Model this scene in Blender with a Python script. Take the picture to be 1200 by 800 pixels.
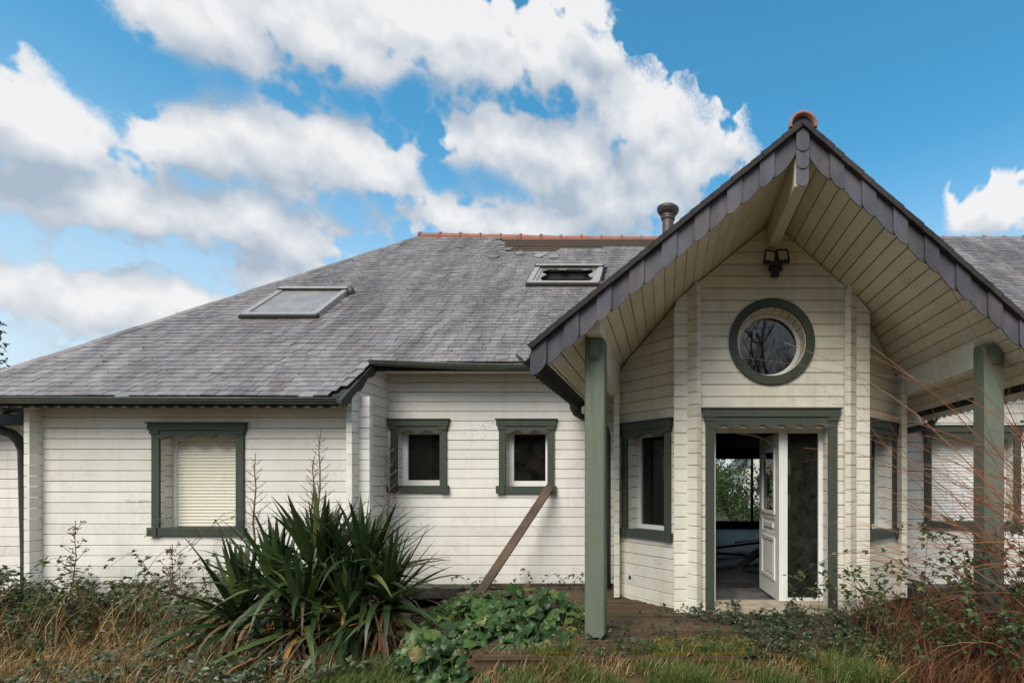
import bpy, math, random
from mathutils import Vector, Matrix
from math import radians as R, sin, cos, pi
random.seed(11)
scene = bpy.context.scene
COL = scene.collection
for o in list(bpy.data.objects):
    bpy.data.objects.remove(o, do_unlink=True)

# ------------------------------------------------------------------ camera
EYE = 1.5
cam = bpy.data.objects.new('camera', bpy.data.cameras.new('camera'))
COL.objects.link(cam)
cam.location = (0, 0, EYE)
cam.rotation_euler = (R(90), 0, 0)
cam.data.sensor_width = 36
cam.data.lens = 17.76
cam.data.shift_x = -0.15
cam.data.shift_y = 0.135
cam.data.clip_start = 0.05
cam.data.clip_end = 3000
scene.camera = cam

# ------------------------------------------------------------------ exposure
vs = scene.view_settings
vs.view_transform = 'Standard'
vs.look = 'None'
vs.gamma = 1.0
vs.exposure = 0.27
vs.use_curve_mapping = False

# ------------------------------------------------------------------ node helpers
class NT:
    def __init__(self, tree):
        self.t = tree
    def n(self, kind, props=None, **ins):
        nd = self.t.nodes.new(kind)
        for k, v in (props or {}).items():
            setattr(nd, k, v)
        for k, v in ins.items():
            self.put(nd, int(k[1:]) if k[0] == 'i' and k[1:].isdigit() else k.replace('_', ' '), v)
        return nd
    def put(self, nd, key, v):
        s = nd.inputs[key]
        if isinstance(v, bpy.types.NodeSocket):
            self.t.links.new(v, s)
        elif v is not None:
            s.default_value = v
    def m(self, op, a, b=None, c=None, clamp=False):
        nd = self.t.nodes.new('ShaderNodeMath'); nd.operation = op; nd.use_clamp = clamp
        for i, v in enumerate((a, b, c)):
            if v is not None: self.put(nd, i, v)
        return nd.outputs[0]
    def vm(self, op, a, b=None, out=0):
        nd = self.t.nodes.new('ShaderNodeVectorMath'); nd.operation = op
        self.put(nd, 0, a)
        if b is not None: self.put(nd, 1, b)
        return nd.outputs[out]
    def noise(self, vec, scale, detail=4, rough=0.55, dist=0.0):
        nd = self.t.nodes.new('ShaderNodeTexNoise')
        self.put(nd, 'Vector', vec); self.put(nd, 'Scale', scale); self.put(nd, 'Detail', detail)
        self.put(nd, 'Roughness', rough); self.put(nd, 'Distortion', dist)
        return nd.outputs[0]
    def ss(self, v, a, b, o0=0.0, o1=1.0):
        nd = self.t.nodes.new('ShaderNodeMapRange'); nd.interpolation_type = 'SMOOTHSTEP'
        for i, x in enumerate((v, a, b, o0, o1)): self.put(nd, i, x)
        return nd.outputs[0]
    def mix(self, f, a, b, blend='MIX'):
        nd = self.t.nodes.new('ShaderNodeMix'); nd.data_type = 'RGBA'; nd.blend_type = blend
        self.put(nd, 0, f)
        for k, v in ((6, a), (7, b)):
            if isinstance(v, (tuple, list)) and len(v) == 3: v = (*v, 1)
            self.put(nd, k, v)
        return nd.outputs[2]
    def scale(self, vec, s):
        return self.vm('MULTIPLY', vec, s)

# ------------------------------------------------------------------ world: Nishita sky with cumulus
SUN_EL, SUN_AZ = 45.0, 197.0          # azimuth clockwise from +Y (straight ahead): behind the camera
world = bpy.data.worlds.new('World'); scene.world = world
world.use_nodes = True
wt = world.node_tree; wt.nodes.clear(); W = NT(wt)
sky = W.n('ShaderNodeTexSky', dict(sky_type='NISHITA', sun_disc=False, sun_elevation=R(SUN_EL),
          sun_rotation=R(SUN_AZ), altitude=0.0, air_density=1.0, dust_density=0.8, ozone_density=2.2))
skyc = W.n('ShaderNodeHueSaturation', Hue=0.476, Saturation=1.30, Value=1.26, Color=sky.outputs[0]).outputs[0]
direc = W.n('ShaderNodeTexCoord').outputs['Generated']
# cloud banks by compass bearing and height above the horizon, in degrees
CLOUDS = [(-41.8,33.6,6.6,2.9),(-33.6,36.5,9.5,3.2),(-22.5,39.0,9.6,3.6),(-12.3,39.2,7.5,3.4),
(-17.5,32.4,6.8,3.7),(-11.3,31.4,9.1,5.2),(-2.9,35.9,6.4,3.0),(0.0,32.1,8.6,4.8),(-5.8,28.6,12.5,3.4),(-42.4,25.9,4.0,2.4),
(-37.8,27.2,5.2,3.7),(-31.3,28.2,6.0,3.4),(-51.7,23.6,4.2,3.2),(-48.6,20.4,8.0,3.1),
(-39.5,21.3,9.0,3.3),(-47.6,13.4,9.4,2.6),(-36.2,18.0,6.0,2.2),(33.0,24.1,5.6,2.8),
(-9.6,42.8,4.2,1.2),(-15.1,25.4,14.7,3.0),
(50.0,26.0,11.0,4.6),(-66.0,24.0,10.0,6.0),(-20.0,13.0,34.0,5.0),(35.0,13.0,28.0,6.0)]
g = bpy.data.node_groups.new('cloud_density', 'ShaderNodeTree')
g.interface.new_socket('Dir', in_out='INPUT', socket_type='NodeSocketVector')
g.interface.new_socket('Density', in_out='OUTPUT', socket_type='NodeSocketFloat')
g.interface.new_socket('Body', in_out='OUTPUT', socket_type='NodeSocketFloat')
G = NT(g)
gi = g.nodes.new('NodeGroupInput'); go = g.nodes.new('NodeGroupOutput')
d0 = gi.outputs[0]
sx = G.n('ShaderNodeSeparateXYZ', Vector=d0)
az = G.m('ARCTAN2', sx.outputs[0], sx.outputs[1])
el = G.m('ARCSINE', G.m('MINIMUM', G.m('MAXIMUM', sx.outputs[2], -0.999), 0.999))
q = G.n('ShaderNodeCombineXYZ', X=az, Y=el, Z=0.0).outputs[0]
warp = G.n('ShaderNodeTexNoise', Vector=d0, Scale=11.0, Detail=2.0, Roughness=0.5).outputs['Color']
q = G.vm('ADD', q, G.vm('MULTIPLY', G.vm('SUBTRACT', warp, (0.5, 0.5, 0.5)), (0.10, 0.06, 0)))
acc = None
for (ca, ce, ra, re) in CLOUDS:
    p = G.n('ShaderNodeVectorMath', dict(operation='MULTIPLY_ADD'), i0=q, i1=(0.9/R(ra), 0.9/R(re), 0), i2=(-0.9*ca/ra, -0.9*ce/re, 0)).outputs[0]
    b = G.vm('LENGTH', p, out=1)
    acc = b if acc is None else G.m('SMOOTH_MIN', acc, b, 0.35)
acc = G.m('SUBTRACT', 1.0, acc)
# the same kind of scattered cumulus all round, above and behind
far = G.m('MULTIPLY', G.m('SUBTRACT', G.noise(d0, 3.2, 2, 0.5), 0.41), 5.0)
aside = G.m('MAXIMUM', G.ss(G.m('ABSOLUTE', az), R(60), R(85)), G.ss(el, R(46), R(58)))
far = G.m('SUBTRACT', far, G.m('MULTIPLY', G.m('SUBTRACT', 1.0, aside), 6.0))
acc = G.m('MAXIMUM', acc, far)
g.links.new(acc, go.inputs[1])
acc = G.m('MINIMUM', acc, 0.8)
bil = G.m('ABSOLUTE', G.m('SUBTRACT', G.noise(d0, 15.0, 3, 0.5), 0.5))
fb = G.noise(d0, 30.0, 6, 0.62)
det = G.m('ADD', G.m('MULTIPLY', G.m('SUBTRACT', bil, 0.09), -2.4), G.m('MULTIPLY', G.m('SUBTRACT', fb, 0.5), 1.15))
acc = G.m('ADD', acc, G.m('MULTIPLY', det, G.ss(acc, 0.25, 0.75, 1.0, 0.4)))
g.links.new(acc, go.inputs[0])
def dens(v):
    nd = wt.nodes.new('ShaderNodeGroup'); nd.node_tree = g; wt.links.new(v, nd.inputs[0]); return nd.outputs
dA, bA = dens(direc)[:2]
dB, bB = dens(W.vm('ADD', direc, (0.010, -0.02, 0.050)))[:2]
lit = W.m('SUBTRACT', bA, bB)
top = W.ss(lit, -0.55, 0.35)                       # 1 on the sunlit crowns, 0 along the flat bases
alpha = W.ss(dA, 0.0, W.m('SUBTRACT', 0.62, W.m('MULTIPLY', top, 0.28)))
shade = W.m('ADD', 0.40, W.m('MULTIPLY', lit, 0.5))
puff = W.noise(direc, 13.0, 3, 0.5); puffB = W.noise(W.vm('ADD', direc, (0.008, -0.01, 0.022)), 13.0, 3, 0.5)
shade = W.m('ADD', shade, W.m('MULTIPLY', W.m('SUBTRACT', puff, puffB), 1.6))
shade = W.m('ADD', shade, W.m('MULTIPLY', W.m('SUBTRACT', dA, dB), 0.30))
shade = W.m('ADD', shade, W.m('MULTIPLY', W.m('SUBTRACT', W.noise(direc, 7.0, 6, 0.62), 0.5), 1.5), clamp=True)
cloudc = W.mix(shade, (2.3, 2.75, 3.3), (5.0, 5.0, 5.0))
elw = W.n('ShaderNodeSeparateXYZ', Vector=direc).outputs[2]
skyc = W.mix(W.ss(elw, 0.55, 0.08, 0.0, 0.82), skyc, (3.9, 4.35, 4.75))      # pale air towards the horizon, all round
skymix = W.mix(W.m('MULTIPLY', alpha, 0.96), skyc, cloudc)
bg = W.n('ShaderNodeBackground', Color=skymix, Strength=0.15)
wt.links.new(bg.outputs[0], W.n('ShaderNodeOutputWorld').inputs[0])
world.cycles.sampling_method = 'MANUAL'
world.cycles.sample_map_resolution = 256

# ------------------------------------------------------------------ sun, softened by cloud
sun = bpy.data.objects.new('sun', bpy.data.lights.new('sun', 'SUN')); COL.objects.link(sun)
sun.data.energy = 2.9
sun.data.angle = R(38)
sun.data.color = (1.0, 0.93, 0.80)
sa = R(SUN_AZ); se = R(SUN_EL)
to_sun = Vector((sin(sa)*cos(se), cos(sa)*cos(se), sin(se)))
sun.rotation_euler = to_sun.to_track_quat('Z', 'Y').to_euler()
sun.location = (-6, -14, 20)

# ------------------------------------------------------------------ materials
def new_mat(name):
    m = bpy.data.materials.new(name); m.use_nodes = True
    t = m.node_tree; t.nodes.clear()
    h = NT(t)
    b = t.nodes.new('ShaderNodeBsdfPrincipled'); o = t.nodes.new('ShaderNodeOutputMaterial')
    t.links.new(b.outputs[0], o.inputs[0])
    return m, h, b
def pos(h): return h.n('ShaderNodeNewGeometry').outputs['Position']
def rnd(h):
    a = h.n('ShaderNodeNewGeometry').outputs['Random Per Island']
    b = h.n('ShaderNodeObjectInfo').outputs['Random']
    return h.m('FRACT', h.m('ADD', h.m('MULTIPLY', a, 7.31), h.m('MULTIPLY', b, 5.17)))
def bump(h, b, height, strength, dist=0.01):
    nd = h.n('ShaderNodeBump', Strength=strength, Distance=dist, Height=height)
    h.t.links.new(nd.outputs[0], b.inputs['Normal'])

def paint(name, base, dirt, grain=0.12, algae=(0.30, 0.30, 0.12), algae_amt=0.25, streak=0.45, rough=0.62, axis='X', chip=0.6, chipc=(0.27, 0.22, 0.16)):
    m, h, b = new_mat(name)
    p = pos(h); r = rnd(h)
    gv = {'X': (2.2, 2.2, 70), 'Z': (60, 60, 2.0), 'Y': (60, 1.8, 60)}[axis]
    gr = h.noise(h.scale(p, gv), 1.0, 5, 0.6)
    big = h.noise(p, 1.3, 5, 0.6)
    mid = h.noise(p, 7.0, 6, 0.65)
    st = h.noise(h.scale(p, (9, 9, 0.7)), 1.0, 4, 0.6)
    c = h.mix(h.ss(mid, 0.46, 0.78, 0, 0.45), base, dirt)
    c = h.mix(h.m('MULTIPLY', h.ss(st, 0.50, 0.78), streak), c, dirt)
    c = h.mix(h.m('MULTIPLY', h.ss(big, 0.45, 0.72), algae_amt), c, algae)
    v = h.m('ADD', 0.86, h.m('MULTIPLY', r, 0.14))
    v = h.m('MULTIPLY', v, h.m('ADD', 1.0 - grain*0.5, h.m('MULTIPLY', gr, grain)))
    c = h.mix(1.0, c, h.n('ShaderNodeCombineColor', Red=v, Green=v, Blue=h.m('MULTIPLY', v, 0.99)).outputs[0], 'MULTIPLY')
    # chipped specks
    sp = h.noise(h.scale(p, (22, 22, 60)), 1.0, 5, 0.72)
    zone = h.noise(p, 1.9, 4, 0.6)
    c = h.mix(h.m('MULTIPLY', h.ss(sp, 0.57, 0.61), h.ss(zone, 0.53, 0.66, 0.0, chip)), c, chipc)
    h.put(b, 'Base Color', c); h.put(b, 'Roughness', rough); h.put(b, 'Specular IOR Level', 0.3)
    bump(h, b, h.m('ADD', gr, h.m('MULTIPLY', mid, 0.6)), 0.22, 0.006)
    return m

M = {}
M['white'] = paint('white_board_paint', (0.83, 0.815, 0.78), (0.64, 0.61, 0.53), algae=(0.50, 0.47, 0.30), algae_amt=0.18)
M['cream'] = paint('sheltered_cream_paint', (0.83, 0.80, 0.72), (0.62, 0.57, 0.44), algae=(0.50, 0.46, 0.24), algae_amt=0.32, streak=0.45)
M['soffit'] = paint('soffit_board_paint', (0.86, 0.82, 0.69), (0.66, 0.59, 0.42), algae=(0.52, 0.47, 0.28), algae_amt=0.3, axis='Y', streak=0.2)
M['trim'] = paint('pvc_white', (0.84, 0.84, 0.83), (0.66, 0.65, 0.60), algae_amt=0.08, streak=0.1, rough=0.4, grain=0.03)
M['shutter'] = paint('shutter_ivory', (0.86, 0.83, 0.73), (0.72, 0.68, 0.54), algae_amt=0.06, streak=0.2, rough=0.45, grain=0.03)
M['green'] = paint('green_casing_paint', (0.060, 0.073, 0.060), (0.042, 0.050, 0.040), algae=(0.065, 0.08, 0.035), algae_amt=0.3, axis='Z', grain=0.5, chipc=(0.16, 0.15, 0.12))
M['post'] = paint('green_post_paint', (0.165, 0.205, 0.165), (0.115, 0.14, 0.11), algae=(0.17, 0.20, 0.10), algae_amt=0.5, axis='Z', streak=0.6, grain=0.5, chip=0.8, chipc=(0.25, 0.24, 0.20))

def slate_mat(name, base, mossy=0.25, rough=0.42, vari=0.5):
    m, h, b = new_mat(name)
    p = pos(h); r = rnd(h)
    n1 = h.noise(p, 2.2, 5, 0.6); n2 = h.noise(p, 30.0, 5, 0.7)
    v = h.m('ADD', 1.0 - vari*0.5, h.m('MULTIPLY', r, vari))
    v = h.m('MULTIPLY', v, h.m('ADD', 0.75, h.m('MULTIPLY', n2, 0.5)))
    c = h.mix(1.0, base, h.n('ShaderNodeCombineColor', Red=v, Green=v, Blue=v).outputs[0], 'MULTIPLY')
    c = h.mix(h.ss(n1, 0.48, 0.72, 0, mossy), c, (0.15, 0.115, 0.10))
    stn = h.noise(h.scale(p, (3.2, 0.55, 0.55)), 1.0, 6, 0.68)
    sv = h.ss(stn, 0.3, 0.7, 0.62, 1.32)
    c = h.mix(1.0, c, h.n('ShaderNodeCombineColor', Red=sv, Green=sv, Blue=sv).outputs[0], 'MULTIPLY')
    li = h.noise(p, 11.0, 6, 0.75)
    c = h.mix(h.ss(li, 0.60, 0.70, 0, 0.5*mossy), c, (0.30, 0.30, 0.27))
    h.put(b, 'Base Color', c)
    h.put(b, 'Roughness', h.m('ADD', rough, h.m('MULTIPLY', n2, 0.2)))
    bump(h, b, n2, 0.35, 0.004)
    return m
M['slate'] = slate_mat('roof_slate', (0.20, 0.186, 0.19), vari=0.34, mossy=0.45)
M['verge'] = slate_mat('verge_slate', (0.064, 0.065, 0.088), mossy=0.35, rough=0.6, vari=0.45)
M['underlay'] = slate_mat('roof_underlay', (0.028, 0.025, 0.026), 0.1, 0.8, 0.1)

def simple(name, col, rough=0.6, metal=0.0, var=0.3, scale=8.0, spec=0.5, col2=None, stretch=(1, 1, 1), b_s=0.2):
    m, h, b = new_mat(name)
    p = h.scale(pos(h), stretch); r = rnd(h)
    n = h.noise(p, scale, 5, 0.62)
    v = h.m('ADD', 1.0 - var*0.6, h.m('MULTIPLY', h.m('ADD', h.m('MULTIPLY', n, 0.7), h.m('MULTIPLY', r, 0.5)), var))
    c = h.mix(1.0, col, h.n('ShaderNodeCombineColor', Red=v, Green=v, Blue=v).outputs[0], 'MULTIPLY')
    if col2 is not None:
        c = h.mix(h.ss(h.noise(pos(h), scale*0.45, 5, 0.65), 0.42, 0.62), c, col2)
    h.put(b, 'Base Color', c); h.put(b, 'Roughness', rough); h.put(b, 'Metallic', metal); h.put(b, 'Specular IOR Level', spec)
    if b_s: bump(h, b, n, b_s, 0.006)
    return m
M['zinc'] = simple('weathered_gutter', (0.085, 0.10, 0.085), 0.45, 0.3, 0.5, 9, col2=(0.13, 0.14, 0.12))
M['darkgreen'] = simple('dark_fascia', (0.035, 0.042, 0.038), 0.6, 0, 0.4, 12)
M['terracotta'] = simple('terracotta_ridge', (0.34, 0.125, 0.085), 0.8, 0, 0.6, 14, col2=(0.22, 0.12, 0.095))
M['pipe'] = simple('dark_flue_metal', (0.075, 0.07, 0.075), 0.5, 0.4, 0.5, 18, col2=(0.12, 0.09, 0.075))
M['black'] = simple('black_plastic', (0.015, 0.015, 0.016), 0.45, 0, 0.2, 10)
M['alu'] = simple('skylight_cladding', (0.42, 0.41, 0.40), 0.42, 0.35, 0.4, 10, col2=(0.40, 0.37, 0.33))
M['darkalu'] = simple('skylight_dark_cladding', (0.05, 0.048, 0.046), 0.5, 0.2, 0.4, 10)
M['lampglass'] = simple('floodlight_glass', (0.55, 0.56, 0.50), 0.25, 0, 0.15, 10)
M['batten'] = simple('bare_batten', (0.26, 0.19, 0.14), 0.8, 0, 0.5, 8, stretch=(1, 10, 10))
M['soot'] = simple('sooty_interior', (0.035, 0.033, 0.032), 0.8, 0, 0.6, 3)
M['wetfloor'] = simple('wet_sooty_floor', (0.05, 0.043, 0.037), 0.5, 0, 0.8, 5, stretch=(1, 2.5, 1), col2=(0.014, 0.012, 0.011), b_s=1.0)
M['tilefloor'] = simple('grey_floor_tile', (0.16, 0.155, 0.15), 0.42, 0, 0.6, 6, col2=(0.06, 0.058, 0.055))
M['skypane'] = simple('dirty_skylight_glass', (0.235, 0.225, 0.22), 0.3, 0, 0.5, 6, stretch=(9, 1.2, 1.2), col2=(0.30, 0.285, 0.26), b_s=0)
M['threshold'] = simple('threshold_wood', (0.42, 0.36, 0.27), 0.7, 0, 0.5, 9, stretch=(1, 8, 8), col2=(0.30, 0.26, 0.20))
M['brace'] = simple('weathered_brown_plank', (0.055, 0.034, 0.021), 0.75, 0, 0.8, 5, stretch=(6, 6, 1), col2=(0.11, 0.072, 0.046), b_s=0.4)

def deck_mat():
    m, h, b = new_mat('mossy_deck_wood')
    p = pos(h); r = rnd(h)
    gr = h.noise(h.scale(p, (1.5, 50, 30)), 1.0, 6, 0.65)
    n = h.noise(p, 2.4, 6, 0.65); n3 = h.noise(p, 26, 5, 0.7)
    c = h.mix(gr, (0.036, 0.021, 0.012), (0.16, 0.098, 0.054))
    c = h.mix(h.m('MULTIPLY', r, 0.55), c, (0.028, 0.019, 0.014))
    c = h.mix(h.ss(h.m('ADD', h.m('MULTIPLY', n, 0.75), h.m('MULTIPLY', n3, 0.25)), 0.47, 0.62, 0, 0.75), c, (0.042, 0.043, 0.013))
    h.put(b, 'Base Color', c); h.put(b, 'Roughness', h.m('ADD', 0.62, h.m('MULTIPLY', n3, 0.3)))
    bump(h, b, h.m('ADD', gr, n3), 0.5, 0.006)
    return m
M['deck'] = deck_mat()

def ground_mat():
    m, h, b = new_mat('litter_and_moss_ground')
    p = pos(h)
    n1 = h.noise(p, 1.1, 6, 0.65); n2 = h.noise(p, 9, 6, 0.7); n3 = h.noise(p, 60, 4, 0.7)
    c = h.mix(n2, (0.08, 0.05, 0.026), (0.26, 0.145, 0.06))
    c = h.mix(h.ss(n1, 0.46, 0.60, 0, 0.85), c, (0.060, 0.075, 0.018))
    c = h.mix(h.ss(n3, 0.5, 0.8), c, (0.20, 0.13, 0.06))
    far = h.ss(h.vm('LENGTH', p, out=1), 14, 30)
    c = h.mix(far, c, (0.055, 0.085, 0.022))
    h.put(b, 'Base Color', c); h.put(b, 'Roughness', 0.95)
    bump(h, b, h.m('ADD', n2, n3), 0.9, 0.03)
    return m
M['ground'] = ground_mat()

def glass_mat(name, tint, refl, dirt=0.06, dirtc=(0.16, 0.16, 0.14)):
    m, h, b = new_mat(name)
    t = h.t; t.nodes.remove(b)
    out = [n for n in t.nodes if n.type == 'OUTPUT_MATERIAL'][0]
    tr = h.n('ShaderNodeBsdfTransparent', Color=(*tint, 1))
    gl = h.n('ShaderNodeBsdfGlossy', Color=(0.95, 0.95, 0.95, 1), Roughness=0.02)
    fc = h.n('ShaderNodeLayerWeight', Blend=0.5).outputs['Facing']
    lw = h.m('ADD', refl, h.m('MULTIPLY', h.m('POWER', fc, 4.0), 0.55))
    wob = h.noise(pos(h), 3.0, 2)
    bn = h.n('ShaderNodeBump', Strength=0.05, Distance=0.02, Height=wob)
    t.links.new(bn.outputs[0], gl.inputs['Normal'])
    mx = h.n('ShaderNodeMixShader', i0=lw)
    t.links.new(tr.outputs[0], mx.inputs[1]); t.links.new(gl.outputs[0], mx.inputs[2])
    df = h.n('ShaderNodeBsdfDiffuse', Color=(*dirtc, 1))
    dm = h.n('ShaderNodeMixShader', i0=h.m('MULTIPLY', h.ss(h.noise(h.scale(pos(h), (3, 3, 3)), 2.5, 6, 0.75), 0.2, 0.8), dirt*2))
    t.links.new(mx.outputs[0], dm.inputs[1]); t.links.new(df.outputs[0], dm.inputs[2])
    t.links.new(dm.outputs[0], out.inputs[0])
    return m
M['glass'] = glass_mat('window_glass', (0.45, 0.47, 0.46), 0.022)
M['dirtyglass'] = glass_mat('sidelight_glass', (0.30, 0.33, 0.29), 0.03, 0.26, (0.06, 0.063, 0.052))
M['roundglass'] = glass_mat('round_window_glass', (0.35, 0.37, 0.36), 0.085)
M['clearglass'] = glass_mat('patio_glass', (0.93, 0.95, 0.94), 0.01)

def leaf_mat(name, stops, rough=0.45, trans=0.25, spec=0.5):
    m, h, b = new_mat(name)
    r = rnd(h)
    cr = h.n('ShaderNodeValToRGB', Fac=r)
    e = cr.color_ramp.elements
    e[0].position = 0; e[0].color = (*stops[0][1], 1)
    e[1].position = 1; e[1].color = (*stops[-1][1], 1)
    for p_, c_ in stops[1:-1]:
        k = e.new(p_); k.color = (*c_, 1)
    n = h.noise(pos(h), 38, 5, 0.7)
    v = h.m('ADD', 0.5, h.m('MULTIPLY', n, 1.0))
    c = h.mix(1.0, cr.outputs[0], h.n('ShaderNodeCombineColor', Red=v, Green=v, Blue=v).outputs[0], 'MULTIPLY')
    h.put(b, 'Base Color', c); h.put(b, 'Roughness', rough); h.put(b, 'Specular IOR Level', spec)
    if trans:
        out = [n_ for n_ in h.t.nodes if n_.type == 'OUTPUT_MATERIAL'][0]
        tl = h.n('ShaderNodeBsdfTranslucent', Color=c)
        mx = h.n('ShaderNodeMixShader', i0=trans)
        h.t.links.new(b.outputs[0], mx.inputs[1]); h.t.links.new(tl.outputs[0], mx.inputs[2])
        h.t.links.new(mx.outputs[0], out.inputs[0])
    return m
M['yucca'] = leaf_mat('yucca_leaf', [(0, (0.018, 0.040, 0.012)), (0.55, (0.038, 0.072, 0.020)), (0.9, (0.085, 0.125, 0.036)), (1, (0.20, 0.18, 0.07))], 0.42, 0.15)
M['deadyucca'] = leaf_mat('dead_yucca_leaf', [(0, (0.10, 0.06, 0.035)), (0.6, (0.20, 0.13, 0.07)), (1, (0.36, 0.13, 0.02))], 0.7, 0.1)
M['bergenia'] = leaf_mat('broad_leaf', [(0, (0.020, 0.052, 0.014)), (0.6, (0.042, 0.098, 0.022)), (0.88, (0.08, 0.145, 0.034)), (0.94, (0.20, 0.22, 0.06)), (1, (0.17, 0.10, 0.04))], 0.42, 0.2)
M['bramble'] = leaf_mat('bramble_leaf', [(0, (0.026, 0.045, 0.016)), (0.5, (0.062, 0.090, 0.036)), (0.88, (0.125, 0.155, 0.080)), (1, (0.15, 0.08, 0.035))], 0.4, 0.15)
M['bramblegreen'] = leaf_mat('fresh_bramble_leaf', [(0, (0.020, 0.042, 0.010)), (0.6, (0.045, 0.078, 0.018)), (1, (0.10, 0.13, 0.03))], 0.42, 0.25)
M['ivy'] = leaf_mat('ivy_leaf', [(0, (0.014, 0.032, 0.012)), (0.7, (0.032, 0.060, 0.022)), (1, (0.07, 0.09, 0.03))], 0.4, 0.15)
M['cane'] = leaf_mat('bramble_cane', [(0, (0.05, 0.028, 0.022)), (1, (0.11, 0.07, 0.05))], 0.6, 0)
M['redtwig'] = leaf_mat('red_twig_bark', [(0, (0.17, 0.055, 0.028)), (0.6, (0.30, 0.10, 0.045)), (1, (0.38, 0.20, 0.10))], 0.5, 0)
M['stalk'] = leaf_mat('dry_stalk', [(0, (0.11, 0.07, 0.05)), (1, (0.20, 0.135, 0.10))], 0.8, 0)
M['straw'] = leaf_mat('dry_grass', [(0, (0.15, 0.075, 0.028)), (0.35, (0.33, 0.155, 0.048)), (0.65, (0.46, 0.32, 0.145)), (0.88, (0.56, 0.44, 0.24)), (1, (0.10, 0.13, 0.035))], 0.75, 0.25)
M['rust'] = leaf_mat('rusty_stems', [(0, (0.11, 0.045, 0.022)), (0.5, (0.22, 0.085, 0.035)), (0.85, (0.30, 0.16, 0.07)), (1, (0.06, 0.08, 0.025))], 0.75, 0.2)
M['grass'] = leaf_mat('green_grass', [(0, (0.055, 0.095, 0.016)), (0.6, (0.115, 0.175, 0.032)), (0.9, (0.20, 0.23, 0.06)), (1, (0.32, 0.26, 0.12))], 0.6, 0.3)
M['moss'] = leaf_mat('moss_tuft', [(0, (0.08, 0.085, 0.015)), (0.6, (0.17, 0.15, 0.025)), (1, (0.27, 0.21, 0.04))], 0.9, 0.1)
M['litter'] = leaf_mat('fallen_leaf', [(0, (0.06, 0.032, 0.018)), (0.5, (0.16, 0.075, 0.03)), (1, (0.30, 0.16, 0.07))], 0.8, 0.1)
M['bark'] = simple('tree_bark', (0.075, 0.06, 0.048), 0.9, 0, 0.6, 12)
M['bush'] = leaf_mat('garden_bush_leaf', [(0, (0.03, 0.06, 0.015)), (0.6, (0.07, 0.13, 0.03)), (1, (0.13, 0.20, 0.05))], 0.5, 0.3)
M['render'] = simple('neighbour_render', (0.75, 0.74, 0.70), 0.8, 0, 0.15, 3)

# ------------------------------------------------------------------ mesh helpers
class MB:
    def __init__(self): self.v = []; self.f = []
    def add(self, vs, fs):
        o = len(self.v); self.v += [tuple(p) for p in vs]; self.f += [tuple(i+o for i in f) for f in fs]
    def hexa(self, p):           # 8 corners: bottom ring 0-3, top ring 4-7
        self.add(p, [(3,2,1,0),(4,5,6,7),(0,1,5,4),(1,2,6,5),(2,3,7,6),(3,0,4,7)])
    def box(self, x0,x1,y0,y1,z0,z1):
        self.hexa([(x0,y0,z0),(x1,y0,z0),(x1,y1,z0),(x0,y1,z0),(x0,y0,z1),(x1,y0,z1),(x1,y1,z1),(x0,y1,z1)])
    def lbox(self, F, t0,t1,d0,d1,z0,z1):
        c = [F(t0,d1,z0),F(t1,d1,z0),F(t1,d0,z0),F(t0,d0,z0),F(t0,d1,z1),F(t1,d1,z1),F(t1,d0,z1),F(t0,d0,z1)]
        self.hexa(c)
    def prism(self, ring0, ring1):
        n = len(ring0)
        self.add(list(ring0)+list(ring1), [tuple(range(n-1,-1,-1)), tuple(range(n,2*n))] + [(i,(i+1)%n,n+(i+1)%n,n+i) for i in range(n)])
    def tube(self, pts, rad, n=6, cap=True):
        pts = [Vector(p) for p in pts]
        if not isinstance(rad, (list, tuple)): rad = [rad]*len(pts)
        rings = []
        t0 = (pts[1]-pts[0]).normalized()
        up = Vector((0,0,1)) if abs(t0.z) < 0.9 else Vector((1,0,0))
        a = t0.cross(up).normalized()
        o = len(self.v)
        for i, p in enumerate(pts):
            t = (pts[min(i+1,len(pts)-1)]-pts[max(i-1,0)]).normalized()
            a = (a - t*a.dot(t)).normalized(); b = t.cross(a)
            for k in range(n):
                an = 2*pi*k/n
                self.v.append(tuple(p + (a*cos(an)+b*sin(an))*rad[i]))
        for i in range(len(pts)-1):
            for k in range(n):
                k2 = (k+1) % n
                self.f.append((o+i*n+k, o+i*n+k2, o+(i+1)*n+k2, o+(i+1)*n+k))
        if cap:
            self.f.append(tuple(o+k for k in range(n-1,-1,-1)))
            self.f.append(tuple(o+(len(pts)-1)*n+k for k in range(n)))
    def lathe(self, c, prof, n=20):
        o = len(self.v)
        for r, z in prof:
            for k in range(n):
                an = 2*pi*k/n; self.v.append((c[0]+r*cos(an), c[1]+r*sin(an), c[2]+z))
        for i in range(len(prof)-1):
            for k in range(n):
                k2 = (k+1)%n; self.f.append((o+i*n+k,o+i*n+k2,o+(i+1)*n+k2,o+(i+1)*n+k))
        self.f.append(tuple(o+k for k in range(n-1,-1,-1))); self.f.append(tuple(o+(len(prof)-1)*n+k for k in range(n)))
    def mesh(self, name, mat, smooth=False):
        me = bpy.data.meshes.new(name); me.from_pydata(self.v, [], self.f); me.update()
        me.materials.append(mat)
        if smooth: me.polygons.foreach_set('use_smooth', [True]*len(me.polygons))
        return me
    def build(self, name, mat, parent=None, smooth=False, **kw):
        return link(name, self.mesh(name, mat, smooth), parent, **kw)
def link(name, data, parent=None, **props):
    o = bpy.data.objects.new(name, data); COL.objects.link(o)
    if parent is not None:
        o.parent = parent
        if parent.get('base_loc'): o.matrix_parent_inverse = Matrix.Translation(Vector(parent['base_loc'])).inverted()
    for k, v in props.items(): o[k] = v
    return o
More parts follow.
